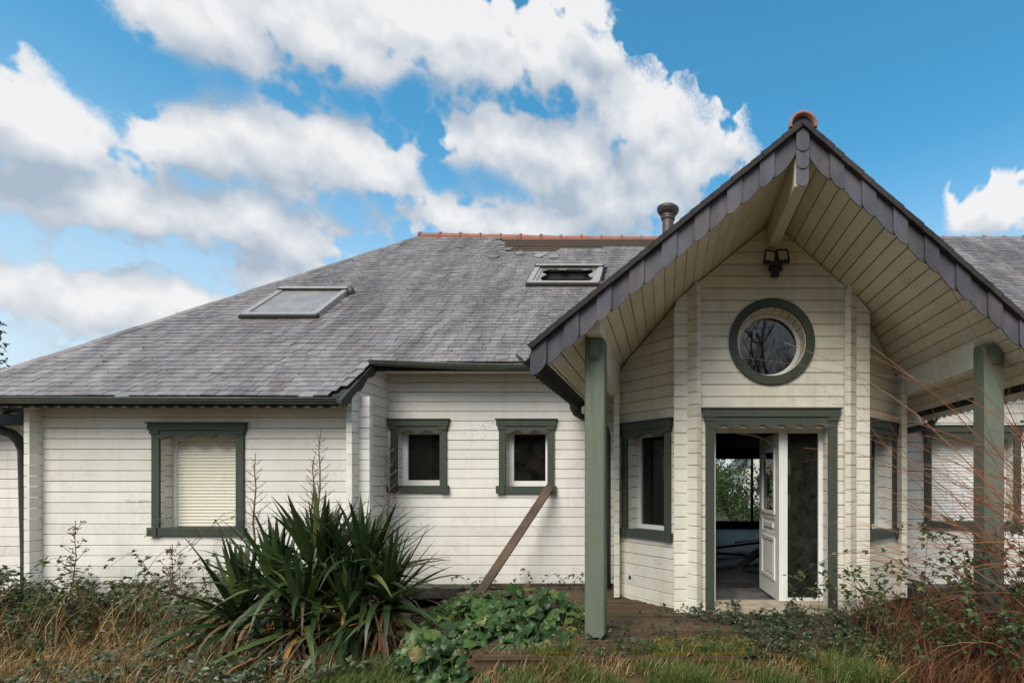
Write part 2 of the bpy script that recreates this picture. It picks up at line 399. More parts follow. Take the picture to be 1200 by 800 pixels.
def thing(name, label, cat, loc=(0,0,0), group=None, parent=None):
    o = bpy.data.objects.new(name, None); COL.objects.link(o)
    o.empty_display_size = 0.2
    o.location = loc
    if label: o['label'] = label
    if cat: o['category'] = cat
    if group: o['group'] = group
    if parent is None: o['base_loc'] = list(loc)
    else:
        o.parent = parent
        if parent.get('base_loc'): o.matrix_parent_inverse = Matrix.Translation(Vector(parent['base_loc'])).inverted()
    return o

# ------------------------------------------------------------------ ground
def gz(x, y):
    if 4.34 <= y < 4.5 and -1.7 < x < 6: return -0.03
    z = -0.31 + 0.05*sin(x*1.3+0.4)*cos(y*1.7) + 0.03*sin(x*3.1+y*2.3)
    if x < -2.2 and y < 7: z += 0.04
    if -2.0 < x and y < 4.34: z += 0.20*max(0, min(1, (x+2.0)/0.5))*max(0, min(1, (2.6-x)/0.8))
    return z
ax = sorted(set([-900,-400,-180,-90,-50,-30,-20] + [i*0.25-14 for i in range(105)] + [14,20,30,50,90,180,400,900]))
ay = sorted(set([-900,-400,-180,-90,-50,-30,-20,-12,-8] + [i*0.25-5 for i in range(54)] + [12,16,20,30,50,90,180,400,900]))
mb = MB()
for y in ay:
    for x in ax: mb.v.append((x, y, min(gz(x, y), -0.09) if (abs(x) < 15 and -6 < y < 10) else -0.31))
nx = len(ax)
for j in range(len(ay)-1):
    for i in range(nx-1): mb.f.append((j*nx+i, j*nx+i+1, (j+1)*nx+i+1, (j+1)*nx+i))
mb.build('ground', M['ground'], None, True, kind='structure')

# ------------------------------------------------------------------ house: frames of reference
HB = (1.21, 7.2, 0.0)
house = thing('house', 'abandoned single storey house with white timber boards, slate roof and gabled entrance porch', 'house', HB)
def frame(o, d, n):
    o = Vector(o); d = Vector(d).normalized(); n = Vector(n).normalized()
    return lambda t, dep, z: o + d*t + n*dep + Vector((0,0,z))
S2 = 1/math.sqrt(2)
AX = 1.21                                      # axis of the porch
F_left  = frame((0, 6.5, 0), (1,0,0), (0,-1,0))      # t = X
F_mid   = frame((0, 7.2, 0), (1,0,0), (0,-1,0))
F_bay   = frame((0, 5.75, 0), (1,0,0), (0,-1,0))
F_angL  = frame((0.245, 5.75, 0), (-S2, S2, 0), (-S2,-S2,0))     # t from the front corner back
F_angR  = frame((2*AX-0.245, 5.75, 0), (S2, S2, 0), (S2,-S2,0))
F_sideL = frame((-3.95, 0, 0), (0,1,0), (1,0,0))     # t = Y
F_endL  = frame((-8.08, 0, 0), (0,1,0), (-1,0,0))
F_bsL   = frame((-0.66, 0, 0), (0,1,0), (-1,0,0))
F_bsR   = frame((2*AX+0.66, 0, 0), (0,1,0), (1,0,0))
H = 0.137
def zr(y): return -2.75 + 0.86*y               # top of the main roof
AP, SL, SR = 4.65, 0.82, 0.88
def zp(x): return AP - (SL*(AX-x) if x < AX else SR*(x-AX))     # top of the porch roof
SOF = 0.20

def clip_plank(F, mbn, xlb, xlt, xrb, xrt, z0, z1, mat, parent, th=0.07, ch=0.004, name='plank', off=0.0):
    g_ = random.uniform(0.0022, 0.0042)
    z0 += g_; z1 -= g_
    prof = [(-0.0, z0), (th-ch, z0), (th, z0+ch), (th, z1-ch), (th-ch, z1), (0.0, z1)]
    def L(z): return xlb + (xlt-xlb)*(z-z0)/(z1-z0)
    def Rr(z): return xrb + (xrt-xrb)*(z-z0)/(z1-z0)
    m_ = MB()
    m_.prism([F(L(z), d-th+off, z) for d, z in prof], [F(Rr(z), d-th+off, z) for d, z in prof])
    return m_.build(name, mat, parent)

def plank_wall(F, t0, t1, z0, z1, holes, mat, parent, zoff=0.0, lim=None, circle=None, th=0.07, name='plank'):
    z = z0 + zoff - (H if zoff > 0 else 0)
    while z < z1 - 0.01:
        a, b_ = max(z, z0), min(z+H, z1); z += H
        if b_ - a < 0.03: continue
        lb = lt = t0; rb = rt = t1
        if lim:
            lb, rb = lim(a, t0, t1); lt, rt = lim(b_, t0, t1)
            if rb - lb < 0.05: continue
            if rt < lt: lt = rt = (lb+rb)/2
        spans = [(lb, lt, rb, rt)]
        for (h0, h1, hz0, hz1) in holes:
            if b_ <= hz0 + 0.02 or a >= hz1 - 0.02: continue
            ns = []
            for s in spans:
                if h1 <= s[0] or h0 >= s[2]: ns.append(s); continue
                if h0 - s[0] > 0.03: ns.append((s[0], s[1], h0, h0))
                if s[2] - h1 > 0.03: ns.append((h1, h1, s[2], s[3]))
            spans = ns
        if circle:
            cx, cz, cr = circle
            ha = max(0, cr*cr-(a-cz)**2)**.5; hb = max(0, cr*cr-(b_-cz)**2)**.5
            if ha > 0 or hb > 0:
                s = spans[0]
                spans = [(s[0], s[1], cx-ha, cx-hb), (cx+ha, cx+hb, s[2], s[3])]
        for s in spans:
            clip_plank(F, None, *s, a, b_, mat, parent, th, off=random.uniform(-0.0015, 0.0015), name=name)

def backing(F, t0, t1, z0, z1, holes, name, parent, d1=-0.072, d0=-0.17, mat=None):
    m_ = MB()
    ts = sorted(set([t0, t1] + [min(max(t, t0), t1) for h in holes for t in h[:2]]))
    zs = sorted(set([z0, z1] + [min(max(t, z0), z1) for h in holes for t in h[2:]]))
    for i in range(len(ts)-1):
        run = None
        for j in range(len(zs)-1):
            tc, zc = (ts[i]+ts[i+1])/2, (zs[j]+zs[j+1])/2
            hole = any(h[0] < tc < h[1] and h[2] < zc < h[3] for h in holes)
            if hole:
                if run: m_.lbox(F, ts[i], ts[i+1], d0, d1, run[0], run[1]); run = None
            else:
                run = (run[0], zs[j+1]) if run else (zs[j], zs[j+1])
        if run: m_.lbox(F, ts[i], ts[i+1], d0, d1, run[0], run[1])
    return m_.build(name, mat or M['soot'], parent)

def wave_board(m_, F, t0, t1, d0, d1, ztop, zbot, amp, period, n=8, phase=0.0, point=False):
    N_ = max(4, int((t1-t0)/period*n))
    rf, rb_ = [], []
    for i in range(N_+1):
        t = t0+(t1-t0)*i/N_
        k = ((t-t0)/period + phase)
        w = (1-cos(2*pi*k))/2 if not point else abs(sin(pi*k))
        zb = zbot - amp*w
        rf.append((F(t, d1, ztop), F(t, d1, zb))); rb_.append((F(t, d0, ztop), F(t, d0, zb)))
    o = len(m_.v)
    for a, b_ in zip(rf, rb_):
        m_.v += [tuple(a[0]), tuple(a[1]), tuple(b_[0]), tuple(b_[1])]
    for i in range(N_):
        p, q_ = o+4*i, o+4*i+4
        m_.f += [(p, p+1, q_+1, q_), (p+2, q_+2, q_+3, p+3), (p+1, p+3, q_+3, q_+1), (p, q_, q_+2, p+2)]
    m_.f += [(o, o+2, o+3, o+1), (o+4*N_, o+4*N_+1, o+4*N_+3, o+4*N_+2)]

# openings (t0,t1,z0,z1) inside the green casings
def opening(w): return (w[0]+0.09, w[1]-0.09, w[2]+0.08, w[3]-0.10)
W1 = (-6.60, -5.40, 0.785, 2.22)
W2 = (-3.92, -3.10, 1.32, 2.35)
W3 = (-2.38, -1.57, 1.31, 2.35)
W4 = (0.235, 1.13, 0.78, 2.21)
W6 = (3.67, 5.06, 0.80, 2.26)
DOOR = (0.44, 1.96, 0.0, 2.30)
dop = (0.555, 1.855, 0.0, 2.10)
CIR = (1.205, 3.07, 0.40)

# ------------------------------------------------------------------ walls
w_left = backing(F_left, -8.05, -3.96, -0.35, 2.62, [opening(W1)], 'wall', house)
plank_wall(F_left, -8.22, -3.81, -0.30, 2.60, [opening(W1)], M['white'], w_left)
w_side = backing(F_sideL, 6.75, 7.25, -0.35, 2.88, [], 'wall', house)
def lim_S(z, a, b): return (max(a, (z+0.17+2.75)/0.86), b)
plank_wall(F_sideL, 6.36, 7.22, -0.30, 3.10, [], M['white'], w_side, zoff=0.07, name='log_plank', lim=lim_S)
w_mid = backing(F_mid, -3.99, -0.70, -0.35, 3.25, [opening(W2), opening(W3)], 'wall', house)
plank_wall(F_mid, -3.96, -0.70, -0.02, 3.22, [opening(W2), opening(W3)], M['white'], w_mid, zoff=0.03)
w_end = backing(F_endL, 6.6, 15.6, -0.35, 2.62, [], 'wall', house)
plank_wall(F_endL, 6.36, 9.0, -0.30, 2.60, [], M['white'], w_end, zoff=0.07, name='log_plank', lim=lim_S)
w_far = backing(F_mid, -11.0, -8.15, -0.35, 1.95, [], 'wall', house)
plank_wall(F_mid, -11.0, -8.15, -0.30, 2.42, [], M['white'], w_far, zoff=0.03, lim=lambda z, a, b: (max(a, -8.9-(2.42-z)/0.209), b))
F_lean = frame((-11.0, 0, 0), (0,1,0), (-1,0,0))
w_lean = backing(F_lean, 7.27, 11.9, -0.35, 1.95, [], 'wall', house)
plank_wall(F_lean, 7.13, 11.9, -0.30, 1.95, [], M['white'], w_lean, zoff=0.07, name='log_plank')
w_right = backing(F_mid, 3.13, 12.4, -0.35, 3.25, [opening(W6)], 'wall', house)
plank_wall(F_mid, 3.13, 12.4, -0.05, 3.22, [opening(W6)], M['white'], w_right, zoff=0.03)
sq = (CIR[0]-0.395, CIR[0]+0.395, CIR[1]-0.395, CIR[1]+0.395)
bayhole = [dop, sq]
w_bay = MB()
def lim_bay(z, a, b): return (max(a, AX-(AP-SOF-0.02-z)/SL), min(b, AX+(AP-SOF-0.02-z)/SR))
def lim_L(z, a, b): return (a, min(b, ((AP-SOF-0.02-z)/SL-(AX-0.245))/S2))
def lim_R(z, a, b): return (a, min(b, ((AP-SOF-0.02-z)/SR-(AX-0.245))/S2))
def bay_back():
    m_ = MB()
    d0, d1 = -0.17, -0.072
    cols = [0.245, sq[0], dop[0], dop[1], sq[1], 2.175]
    cols = sorted(cols)
    for i in range(len(cols)-1):
        a, b_ = cols[i], cols[i+1]; c = (a+b_)/2
        ztop = min(zp(a), zp(b_)) - SOF - 0.01
        segs = []
        z = 2.10 if dop[0] < c < dop[1] else -0.3
        if sq[0] < c < sq[1]: segs = [(z, sq[2]), (sq[3], ztop)]
        else: segs = [(z, ztop)]
        for s in segs:
            if s[1] > s[0]: m_.lbox(F_bay, a, b_, d0, d1, *s)
    m_.lbox(F_bay, 0.75, 1.7, d0, d1+0.001, 3.70, 3.99)
    return m_.build('wall', M['soot'], house)
w_bay = bay_back()
plank_wall(F_bay, 0.095, 2*AX-0.095, -0.02, 4.44, [dop], M['cream'], w_bay, lim=lim_bay, circle=CIR)
w_al = backing(F_angL, 0.06, 1.30, -0.3, 2.95, [opening(W4)], 'wall', house)
plank_wall(F_angL, -0.15, 1.21, -0.05, 3.75, [opening(W4)], M['cream'], w_al, zoff=0.07, lim=lim_L)
w_ar = backing(F_angR, 0.06, 1.30, -0.3, 2.95, [opening(W4)], 'wall', house)
plank_wall(F_angR, -0.15, 1.21, -0.05, 3.75, [opening(W4)], M['cream'], w_ar, zoff=0.07, lim=lim_R)
for Fs in (F_bsL, F_bsR):
    w_ = backing(Fs, 6.62, 7.2, -0.3, 2.85, [], 'wall', house)
    plank_wall(Fs, 6.44, 7.19, -0.02, 2.9, [], M['cream'], w_, zoff=0.02, name='log_plank')

# ------------------------------------------------------------------ windows
def casing(win, F, w, bumps, mat, jw=0.12, sill=True, door=False):
    t0, t1, z0, z1 = w
    hh = 0.19 if not door else 0.22
    m_ = MB(); m_.lbox(F, t0-0.02, t1+0.02, 0.003, 0.052, z1-0.085, z1)
    m_.lbox(F, t0-0.035, t1+0.035, 0.003, 0.066, z1, z1+0.018)
    m_.build('head_cap', mat, win)
    m_ = MB(); wave_board(m_, F, t0+0.01, t1-0.01, 0.003, 0.036, z1-0.085, z1-hh+0.045, 0.05, (t1-t0-0.02)/bumps, n=10)
    m_.build('scalloped_valance', mat, win)
    for a in (t0, t1-jw):
        m_ = MB(); m_.lbox(F, a+0.012, a+jw-0.012, 0.003, 0.030, z0+(0.10 if sill else 0), z1-0.087)
        m_.lbox(F, a, a+jw, 0.003, 0.046, z1-0.135, z1-0.087)
        m_.build('jamb', mat, win)
    if sill:
        m_ = MB(); m_.lbox(F, t0-0.015, t1+0.015, 0.003, 0.042, z0, z0+0.10)
        for a in (t0-0.022, t1-jw+0.022): m_.lbox(F, a, a+jw, 0.042, 0.056, z0-0.006, z0+0.106)
        m_.build('sill', mat, win)

def reveal(win, F, o, dep, mat):
    """plank-lined sides, sill board and head of the recess"""
    t0, t1, z0, z1 = o
    m_ = MB()
    z = z0
    while z < z1-0.01:
        b_ = min(z+H, z1)
        for a, c in ((t0-0.03, t0+0.002), (t1-0.002, t1+0.03)):
            m_ = MB(); m_.lbox(F, a, c, -dep, -0.068, z+0.004, b_-0.004); m_.build('reveal_board', mat, win)
        z = b_
    m_ = MB(); m_.lbox(F, t0, t1, -dep, -0.002, z0-0.03, z0+0.012)
    m_.build('sill_board', M['green'], win)
    m_ = MB(); m_.lbox(F, t0, t1, -dep, -0.002, z1-0.006, z1+0.03)
    m_.build('head_lining', mat, win)

def sash(win, F, o, dep, fw=0.055, glass='glass'):
    t0, t1, z0, z1 = o
    a0, a1, b0, b1 = t0+0.003, t1-0.003, z0+0.013, z1-0.008
    d0, d1 = -dep-0.05, -dep+0.012
    m_ = MB()
    m_.lbox(F, a0, a0+fw, d0, d1, b0, b1); m_.lbox(F, a1-fw, a1, d0, d1, b0, b1)
    m_.lbox(F, a0+fw, a1-fw, d0, d1, b0, b0+fw); m_.lbox(F, a0+fw, a1-fw, d0, d1, b1-fw, b1)
    m_.build('sash_frame', M['trim'], win)
    m_ = MB(); m_.lbox(F, a0+fw-0.004, a1-fw+0.004, -dep-0.022, -dep-0.014, b0+fw-0.004, b1-fw+0.004)
    m_.build('pane', M[glass], win)

def shutter(win, F, o, dep, mat):
    t0, t1, z0, z1 = o
    m_ = MB()
    m_.lbox(F, t0+0.003, t0+0.05, -dep-0.03, -dep+0.02, z0+0.013, z1-0.09)
    m_.lbox(F, t1-0.05, t1-0.003, -dep-0.03, -dep+0.02, z0+0.013, z1-0.09)
    m_.lbox(F, t0+0.003, t1-0.003, -dep-0.03, -dep+0.06, z1-0.088, z1-0.008)
    m_.build('guide_rail', M['trim'], win)
    m_ = MB(); z = z0+0.015; sl = 0.043
    prof = []
    while z < z1-0.09:
        prof += [(-dep-0.012, z), (-dep-0.001, z+0.006), (-dep+0.003, z+sl*0.5), (-dep-0.001, z+sl-0.008), (-dep-0.012, z+sl-0.002)]
        z += sl
    o_ = len(m_.v)
    for d, zz in prof:
        m_.v += [tuple(F(t0+0.05, d, zz)), tuple(F(t1-0.05, d, zz))]
    for i in range(len(prof)-1): m_.f.append((o_+2*i, o_+2*i+1, o_+2*i+3, o_+2*i+2))
    m_.build('shutter_curtain', mat, win)

def window(F, w, kind, bumps, liner, dep=0.19, shut='shutter', fw=0.055):
    win = thing('window', None, None, (0,0,0), parent=house)
    casing(win, F, w, bumps, M['green'])
    o = opening(w)
    reveal(win, F, o, dep, liner)
    if kind == 'glass': sash(win, F, o, dep, fw)
    else: shutter(win, F, o, dep, M[shut])
    return win
window(F_left, W1, 'shutter', 4, M['cream'])
window(F_mid, W2, 'glass', 3, M['white'], 0.15, fw=0.082)
window(F_mid, W3, 'glass', 3, M['cream'], 0.15, fw=0.082)
window(F_mid, W6, 'shutter', 4, M['cream'], shut='trim')
window(F_angL, W4, 'glass', 2, M['white'])
window(F_angR, W4, 'glass', 2, M['white'])

# round window over the door
rw = thing('round_window', None, None, (0,0,0), parent=house)
def ring(m_, F, cx, cz, r0, r1, d0, d1, n=64):
    o = len(m_.v)
    for k in range(n):
        a = 2*pi*k/n
        for r, d in ((r0,d0),(r0,d1),(r1,d1),(r1,d0)):
            m_.v.append(tuple(F(cx+r*cos(a), d, cz+r*sin(a))))
    for k in range(n):
        p, q_ = o+4*k, o+4*((k+1)%n)
        for i in range(4):
            j = (i+1)%4
            m_.f.append((p+i, p+j, q_+j, q_+i))
mb = MB(); ring(mb, F_bay, CIR[0], CIR[1], 0.392, 0.487, 0.003, 0.035); mb.build('round_casing', M['green'], rw)
for k in range(26):
    a0, a1 = 2*pi*k/26+0.012, 2*pi*(k+1)/26-0.012
    m_ = MB()
    def pr(a, r, d): return F_bay(CIR[0]+r*cos(a), d, CIR[1]+r*sin(a))
    m_.hexa([pr(a0,0.384,0.0),pr(a1,0.384,0.0),pr(a1,0.384,-0.19),pr(a0,0.384,-0.19),pr(a0,0.396,0.0),pr(a1,0.396,0.0),pr(a1,0.396,-0.19),pr(a0,0.396,-0.19)])
    m_.build('reveal_slat', M['cream'], rw)
mb = MB(); ring(mb, F_bay, CIR[0], CIR[1], 0.335, 0.392, -0.24, -0.185); mb.build('round_frame', M['trim'], rw, True)
mb = MB()
n = 48
mb.prism([F_bay(CIR[0]+0.338*cos(2*pi*k/n), -0.205, CIR[1]+0.338*sin(2*pi*k/n)) for k in range(n)],
         [F_bay(CIR[0]+0.338*cos(2*pi*k/n), -0.213, CIR[1]+0.338*sin(2*pi*k/n)) for k in range(n)])
mb.build('pane', M['roundglass'], rw)

# ------------------------------------------------------------------ entrance
dr = thing('entrance', None, None, (0,0,0), parent=house)
casing(dr, F_bay, DOOR, 7, M['green'], jw=0.125, sill=False, door=True)
mb = MB()
z = 0.0
while z < 2.09:
    b_ = min(z+H, 2.10)
    for a, c in ((dop[0]-0.03, dop[0]+0.002), (dop[1]-0.002, dop[1]+0.03)):
        mb = MB(); mb.lbox(F_bay, a, c, -0.20, -0.068, z+0.004, b_-0.004); mb.build('reveal_board', M['cream'], dr)
    z = b_
mb = MB(); mb.lbox(F_bay, dop[0]-0.02, dop[1]+0.02, -0.30, -0.002, 2.092, 2.13); mb.build('head_lining', M['cream'], dr)
mb = MB(); mb.lbox(F_bay, dop[0]-0.02, dop[1]+0.02, -0.26, 0.06, -0.03, 0.05); mb.lbox(F_bay, dop[0]+0.01, dop[1]-0.01, -0.27, -0.20, 0.05, 0.075)
mb.build('threshold', M['threshold'], dr)
fd0, fd1 = -0.265, -0.20
mb = MB()
mb.lbox(F_bay, dop[0]+0.003, dop[0]+0.035, fd0, fd1, 0.076, 2.09)
mb.lbox(F_bay, 1.335, 1.435, fd0, fd1+0.004, 0.076, 2.09)
mb.lbox(F_bay, dop[1]-0.055, dop[1]-0.003, fd0, fd1, 0.076, 2.09)
mb.lbox(F_bay, dop[0]+0.036, 1.334, fd0, fd1, 2.055, 2.09)
mb.lbox(F_bay, 1.436, dop[1]-0.056, fd0, fd1, 2.05, 2.09)
mb.lbox(F_bay, 1.436, dop[1]-0.056, fd0, fd1, 0.076, 0.11)
mb.build('door_frame', M['trim'], dr)
mb = MB(); mb.lbox(F_bay, 1.43, dop[1]-0.05, -0.237, -0.229, 0.105, 2.055); mb.build('sidelight_pane', M['dirtyglass'], dr)
# door leaf, swung inwards on the mullion
an = R(84)
dd = Vector((-cos(an), sin(an), 0)); dn = Vector((-sin(an), -cos(an), 0))
F_d = frame((1.338, 6.02, 0), dd, dn)          # t from the hinge, outer face towards -X
leaf = thing('door_leaf', None, None, (0,0,0), parent=house)
mb = MB()
DW = 0.76
mb.lbox(F_d, 0, 0.13, -0.045, 0, 0.06, 2.05); mb.lbox(F_d, DW-0.13, DW, -0.045, 0, 0.06, 2.05)
mb.lbox(F_d, 0.13, DW-0.13, -0.045, 0, 0.06, 0.30); mb.lbox(F_d, 0.13, DW-0.13, -0.045, 0, 0.78, 0.86)
mb.lbox(F_d, 0.13, DW-0.13, -0.045, 0, 1.02, 1.10); mb.lbox(F_d, 0.13, DW-0.13, -0.045, 0, 1.86, 2.05)
mb.build('stile_and_rail', M['trim'], leaf)
for (a, b_, c, e) in ((0.13, DW-0.13, 0.30, 0.78), (0.13, DW-0.13, 0.86, 1.02)):
    m_ = MB(); m_.lbox(F_d, a, b_, -0.03, -0.012, c, e); m_.lbox(F_d, a+0.06, b_-0.06, -0.012, 0.006, c+0.05, e-0.05)
    m_.build('raised_panel', M['trim'], leaf)
for (a, b_, c, e) in ((0.13, DW-0.13, 0.30, 0.78), (0.13, DW-0.13, 1.10, 1.86)):
    m_ = MB()
    m_.lbox(F_d, a-0.02, a+0.02, -0.01, 0.014, c-0.02, e+0.02); m_.lbox(F_d, b_-0.02, b_+0.02, -0.01, 0.014, c-0.02, e+0.02)
    m_.lbox(F_d, a+0.02, b_-0.02, -0.01, 0.014, c-0.02, c+0.02); m_.lbox(F_d, a+0.02, b_-0.02, -0.01, 0.014, e-0.02, e+0.02)
    m_.build('moulding', M['trim'], leaf)
mb = MB()
arch = [(0.15, 1.12), (DW-0.15, 1.12)] + [((DW/2)+(DW/2-0.15)*cos(pi*k/12), 1.70+0.14*sin(pi*k/12)) for k in range(13)]
mb.prism([F_d(t, -0.018, z) for t, z in arch], [F_d(t, -0.026, z) for t, z in arch]); mb.build('pane', M['glass'], leaf)
mb = MB(); mb.lbox(F_d, DW-0.085, DW-0.04, 0.0, 0.012, 1.0, 1.24)
mb.tube([F_d(DW-0.062, 0.01, 1.15), F_d(DW-0.062, 0.05, 1.15), F_d(DW-0.075, 0.06, 1.15), F_d(DW-0.18, 0.06, 1.145)], 0.009, 8)
mb.build('handle', M['alu'], leaf)
# loose strip hanging across the head of the doorway
mb = MB()
pts = [(0.88, 6.3, 2.10), (1.0, 6.3, 2.085), (1.12, 6.28, 2.06), (1.22, 6.26, 2.02), (1.30, 6.24, 1.95)]
for a, b_ in zip(pts[:-1], pts[1:]):
    mb.hexa([(a[0],a[1],a[2]-0.03),(b_[0],b_[1],b_[2]-0.03),(b_[0],b_[1]+0.01,b_[2]-0.03),(a[0],a[1]+0.01,a[2]-0.03),
             (a[0],a[1],a[2]),(b_[0],b_[1],b_[2]),(b_[0],b_[1]+0.01,b_[2]),(a[0],a[1]+0.01,a[2])])
mb.build('loose_seal_strip', M['alu'], dr)

# ------------------------------------------------------------------ interior shell
mb = MB()
mb.box(0.30, 2.15, 5.95, 6.9, -0.12, 0.02); mb.build('hall_floor', M['tilefloor'], house)
mb = MB(); mb.box(-7.9, 11.5, 6.92, 15.6, -0.12, 0.018)
mb.box(-0.5, 2.9, 6.62, 6.919, -0.12, 0.019); mb.build('interior_floor', M['wetfloor'], house)
mb = MB(); mb.box(-7.9, 12.3, 7.38, 15.55, 2.46, 2.52); mb.box(0.35, 2.07, 6.0, 6.6, 2.46, 2.52); mb.box(-0.45, 2.85, 6.62, 7.379, 2.46, 2.52); mb.build('ceiling', M['soot'], house)
F_back = frame((0, 15.6, 0), (1,0,0), (0,1,0))
bw = (1.45, 3.9, 0.15, 2.22)
b_wall = backing(F_back, -8.08, 12.4, -0.35, 2.7, [bw], 'wall', house, d0=-0.15, d1=0.0)
mb = MB(); mb.box(12.3, 12.45, 7.2, 15.6, -0.35, 3.0); mb.build('wall', M['soot'], house)
mb = MB(); mb.box(0.55, 0.62, 7.0, 12.5, 0.019, 2.459); mb.build('partition', M['soot'], house)
mb = MB(); mb.box(3.6, 3.67, 7.38, 12.0, 0.019, 2.459); mb.build('partition', M['soot'], house)
mb = MB(); mb.box(0.9, 3.5, 9.4, 9.6, 2.25, 2.459); mb.build('ceiling_beam', M['soot'], house)
pw = thing('patio_window', None, None, (0,0,0), parent=house)
mb = MB()
for a in (1.45, 2.62, 3.85): mb.box(a, a+0.07 if a < 3 else a+0.05, 15.5, 15.58, 0.15, 2.22)
mb.box(1.52, 2.62, 15.5, 15.58, 0.15, 0.24); mb.box(1.52, 2.62, 15.5, 15.58, 2.14, 2.22)
mb.box(2.69, 3.85, 15.5, 15.58, 0.15, 0.24); mb.box(2.69, 3.85, 15.5, 15.58, 2.14, 2.22)
mb.build('window_frame', M['black'], pw)
mb = MB(); mb.box(1.51, 3.86, 15.53, 15.54, 0.23, 2.15); mb.build('pane', M['clearglass'], pw)
for i, (x, y, a, L) in enumerate(((1.6, 9.2, 12, 1.7), (2.1, 8.6, -20, 1.5), (1.5, 10.3, 35, 1.9), (2.3, 10.9, 5, 1.6), (1.35, 8.1, 62, 1.1))):
    mb = MB(); mb.box(-L/2, L/2, -0.06, 0.06, 0, 0.045)
    o = mb.build('charred_plank', M['wetfloor'])
    o.location = (x, y, 0.10+0.03*i); o.rotation_euler = (R(4*(i-2)), R(5-3*i), R(a))
    o['label'] = ('long charred plank lying across the inside floor', 'charred plank lying askew behind the door leaf', 'longest charred plank tilted across the floor far inside', 'charred plank lying flat before the patio window', 'short charred plank just inside the open door')[i]; o['category'] = 'plank'; o['group'] = 'charred planks on the floor inside'

# ------------------------------------------------------------------ main roof
roof = thing('roof', None, None, (0,0,0), parent=house)
SK1 = (-6.53, -5.36, 7.78, 8.62)      # X0,X1,Y0,Y1 of the skylights
SK2 = (-2.42, -1.16, 8.82, 9.50)
def on(x, y, up=0.0):                 # a point on the front slope, raised along its normal
    nz = 1/math.hypot(1, 0.86)
    return Vector((x, y - 0.86*nz*up, zr(y) + nz*up))
mb = MB()
def slab(poly, th=0.12, zf=zr, low=0.018):
    mb.prism([(x, y, zf(y)-low-th) for x, y in poly][::1], [(x, y, zf(y)-low) for x, y in poly])
a, b_, c, d = SK2[0]+0.1, SK2[1]-0.1, SK2[2]+0.03, SK2[3]-0.03
slab([(-8.86,6.15),(-3.93,6.15),(-3.93,6.8),(a,6.8),(a,11.2),(-5.39,11.2)])
slab([(a,6.8),(b_,6.8),(b_,c),(a,c)]); slab([(a,d),(b_,d),(b_,11.2),(a,11.2)])
slab([(b_,6.8),(13.2,6.8),(10.2,11.2),(b_,11.2)])
mb.build('roof_deck', M['underlay'], roof)
mb = MB()
rz = zr(11.2)
mb.prism([(-8.86,6.15,zr(6.15)-0.02),(-5.39,11.2,rz-0.02),(-8.86,16.25,zr(6.15)-0.02)], [(-8.86,6.15,zr(6.15)),(-5.39,11.2,rz),(-8.86,16.25,zr(6.15))])
mb.prism([(-8.86,16.25,zr(6.15)-0.02),(-5.39,11.2,rz-0.02),(10.2,11.2,rz-0.02),(13.2,16.25,zr(6.15)-0.02)], [(-8.86,16.25,zr(6.15)),(-5.39,11.2,rz),(10.2,11.2,rz),(13.2,16.25,zr(6.15))])
mb.prism([(13.2,6.8,zr(6.8)-0.02),(13.2,16.25,zr(6.15)-0.02),(10.2,11.2,rz-0.02)], [(13.2,6.8,zr(6.8)),(13.2,16.25,zr(6.15)),(10.2,11.2,rz)])
mb.build('hip_slope', M['slate'], roof)
# kicked-out lower edge over the recessed end wall
mb = MB(); mb.prism([(-8.9,6.75,2.44),(-8.9,12,2.44),(-11.1,12,1.98),(-11.1,6.75,1.98)][::-1], [(-8.9,6.75,2.52),(-8.9,12,2.52),(-11.1,12,2.06),(-11.1,6.75,2.06)][::-1])
mb.build('low_eave', M['slate'], roof)

# slates: each a thin plate tilted on the one below
GAUGE, SW = 0.108, 0.172
nrm = Vector((0, -0.86, 1)).normalized(); sdir = Vector((0, 1, 0.86)).normalized()
slates = []
def in_batten(x, y):
    if not (10.27 < y < 11.1): return False
    x0 = -3.75 + (11.0-y)*0.75 + 0.12*sin(y*23); x1 = -0.1 if y > 10.42 else -2.2
    if y > 10.42 and y < 10.52 and x > -1.4: return False
    return x0 < x < x1
row = 0
while True:
    y = 6.10 + row*GAUGE*0.758
    if y > 11.08: break
    x = -9.2 + (0.5 if row % 2 else 0)*SW + random.uniform(-0.02, 0.02)
    while x < 12.8:
        w = SW*random.uniform(0.93, 1.05); xc = x+w/2; x += w
        if y < 6.74 and xc > -3.98: continue
        if xc - 0.02 < -8.86 + 0.687*(y+0.05-6.15) + 0.06: continue
        if xc > 13.1 - 0.68*(y+0.1-6.8): continue
        if zp(xc) > zr(y)+0.12 and y < 8.7: continue
        if SK1[0]-0.02 < xc < SK1[1]+0.02 and SK1[2]-0.02 < y < SK1[3]+0.04: continue
        if SK2[0]-0.02 < xc < SK2[1]+0.02 and SK2[2]-0.02 < y < SK2[3]+0.04: continue
        if in_batten(xc, y): continue
        if random.random() < 0.006: continue
        slates.append((xc, y, w))
    row += 1
plate = {}
def slate_mesh(var):
    if var not in plate:
        m_ = MB(); hw = SW/2*(0.955, 0.97, 0.945, 0.975)[var]; L = 0.235; t = (0.015, 0.018, 0.014, 0.016)[var]
        cl = (0, 0.004, -0.003, 0.002)[var]
        m_.hexa([(-hw, cl, 0), (hw, -cl, 0), (hw, L, 0), (-hw, L, 0), (-hw, cl, t), (hw, -cl, t), (hw, L, t*0.6), (-hw, L, t*0.6)])
        plate[var] = m_.mesh('slate', M['slate'])
    return plate[var]
basis = Matrix((Vector((1,0,0)), sdir, nrm)).transposed()
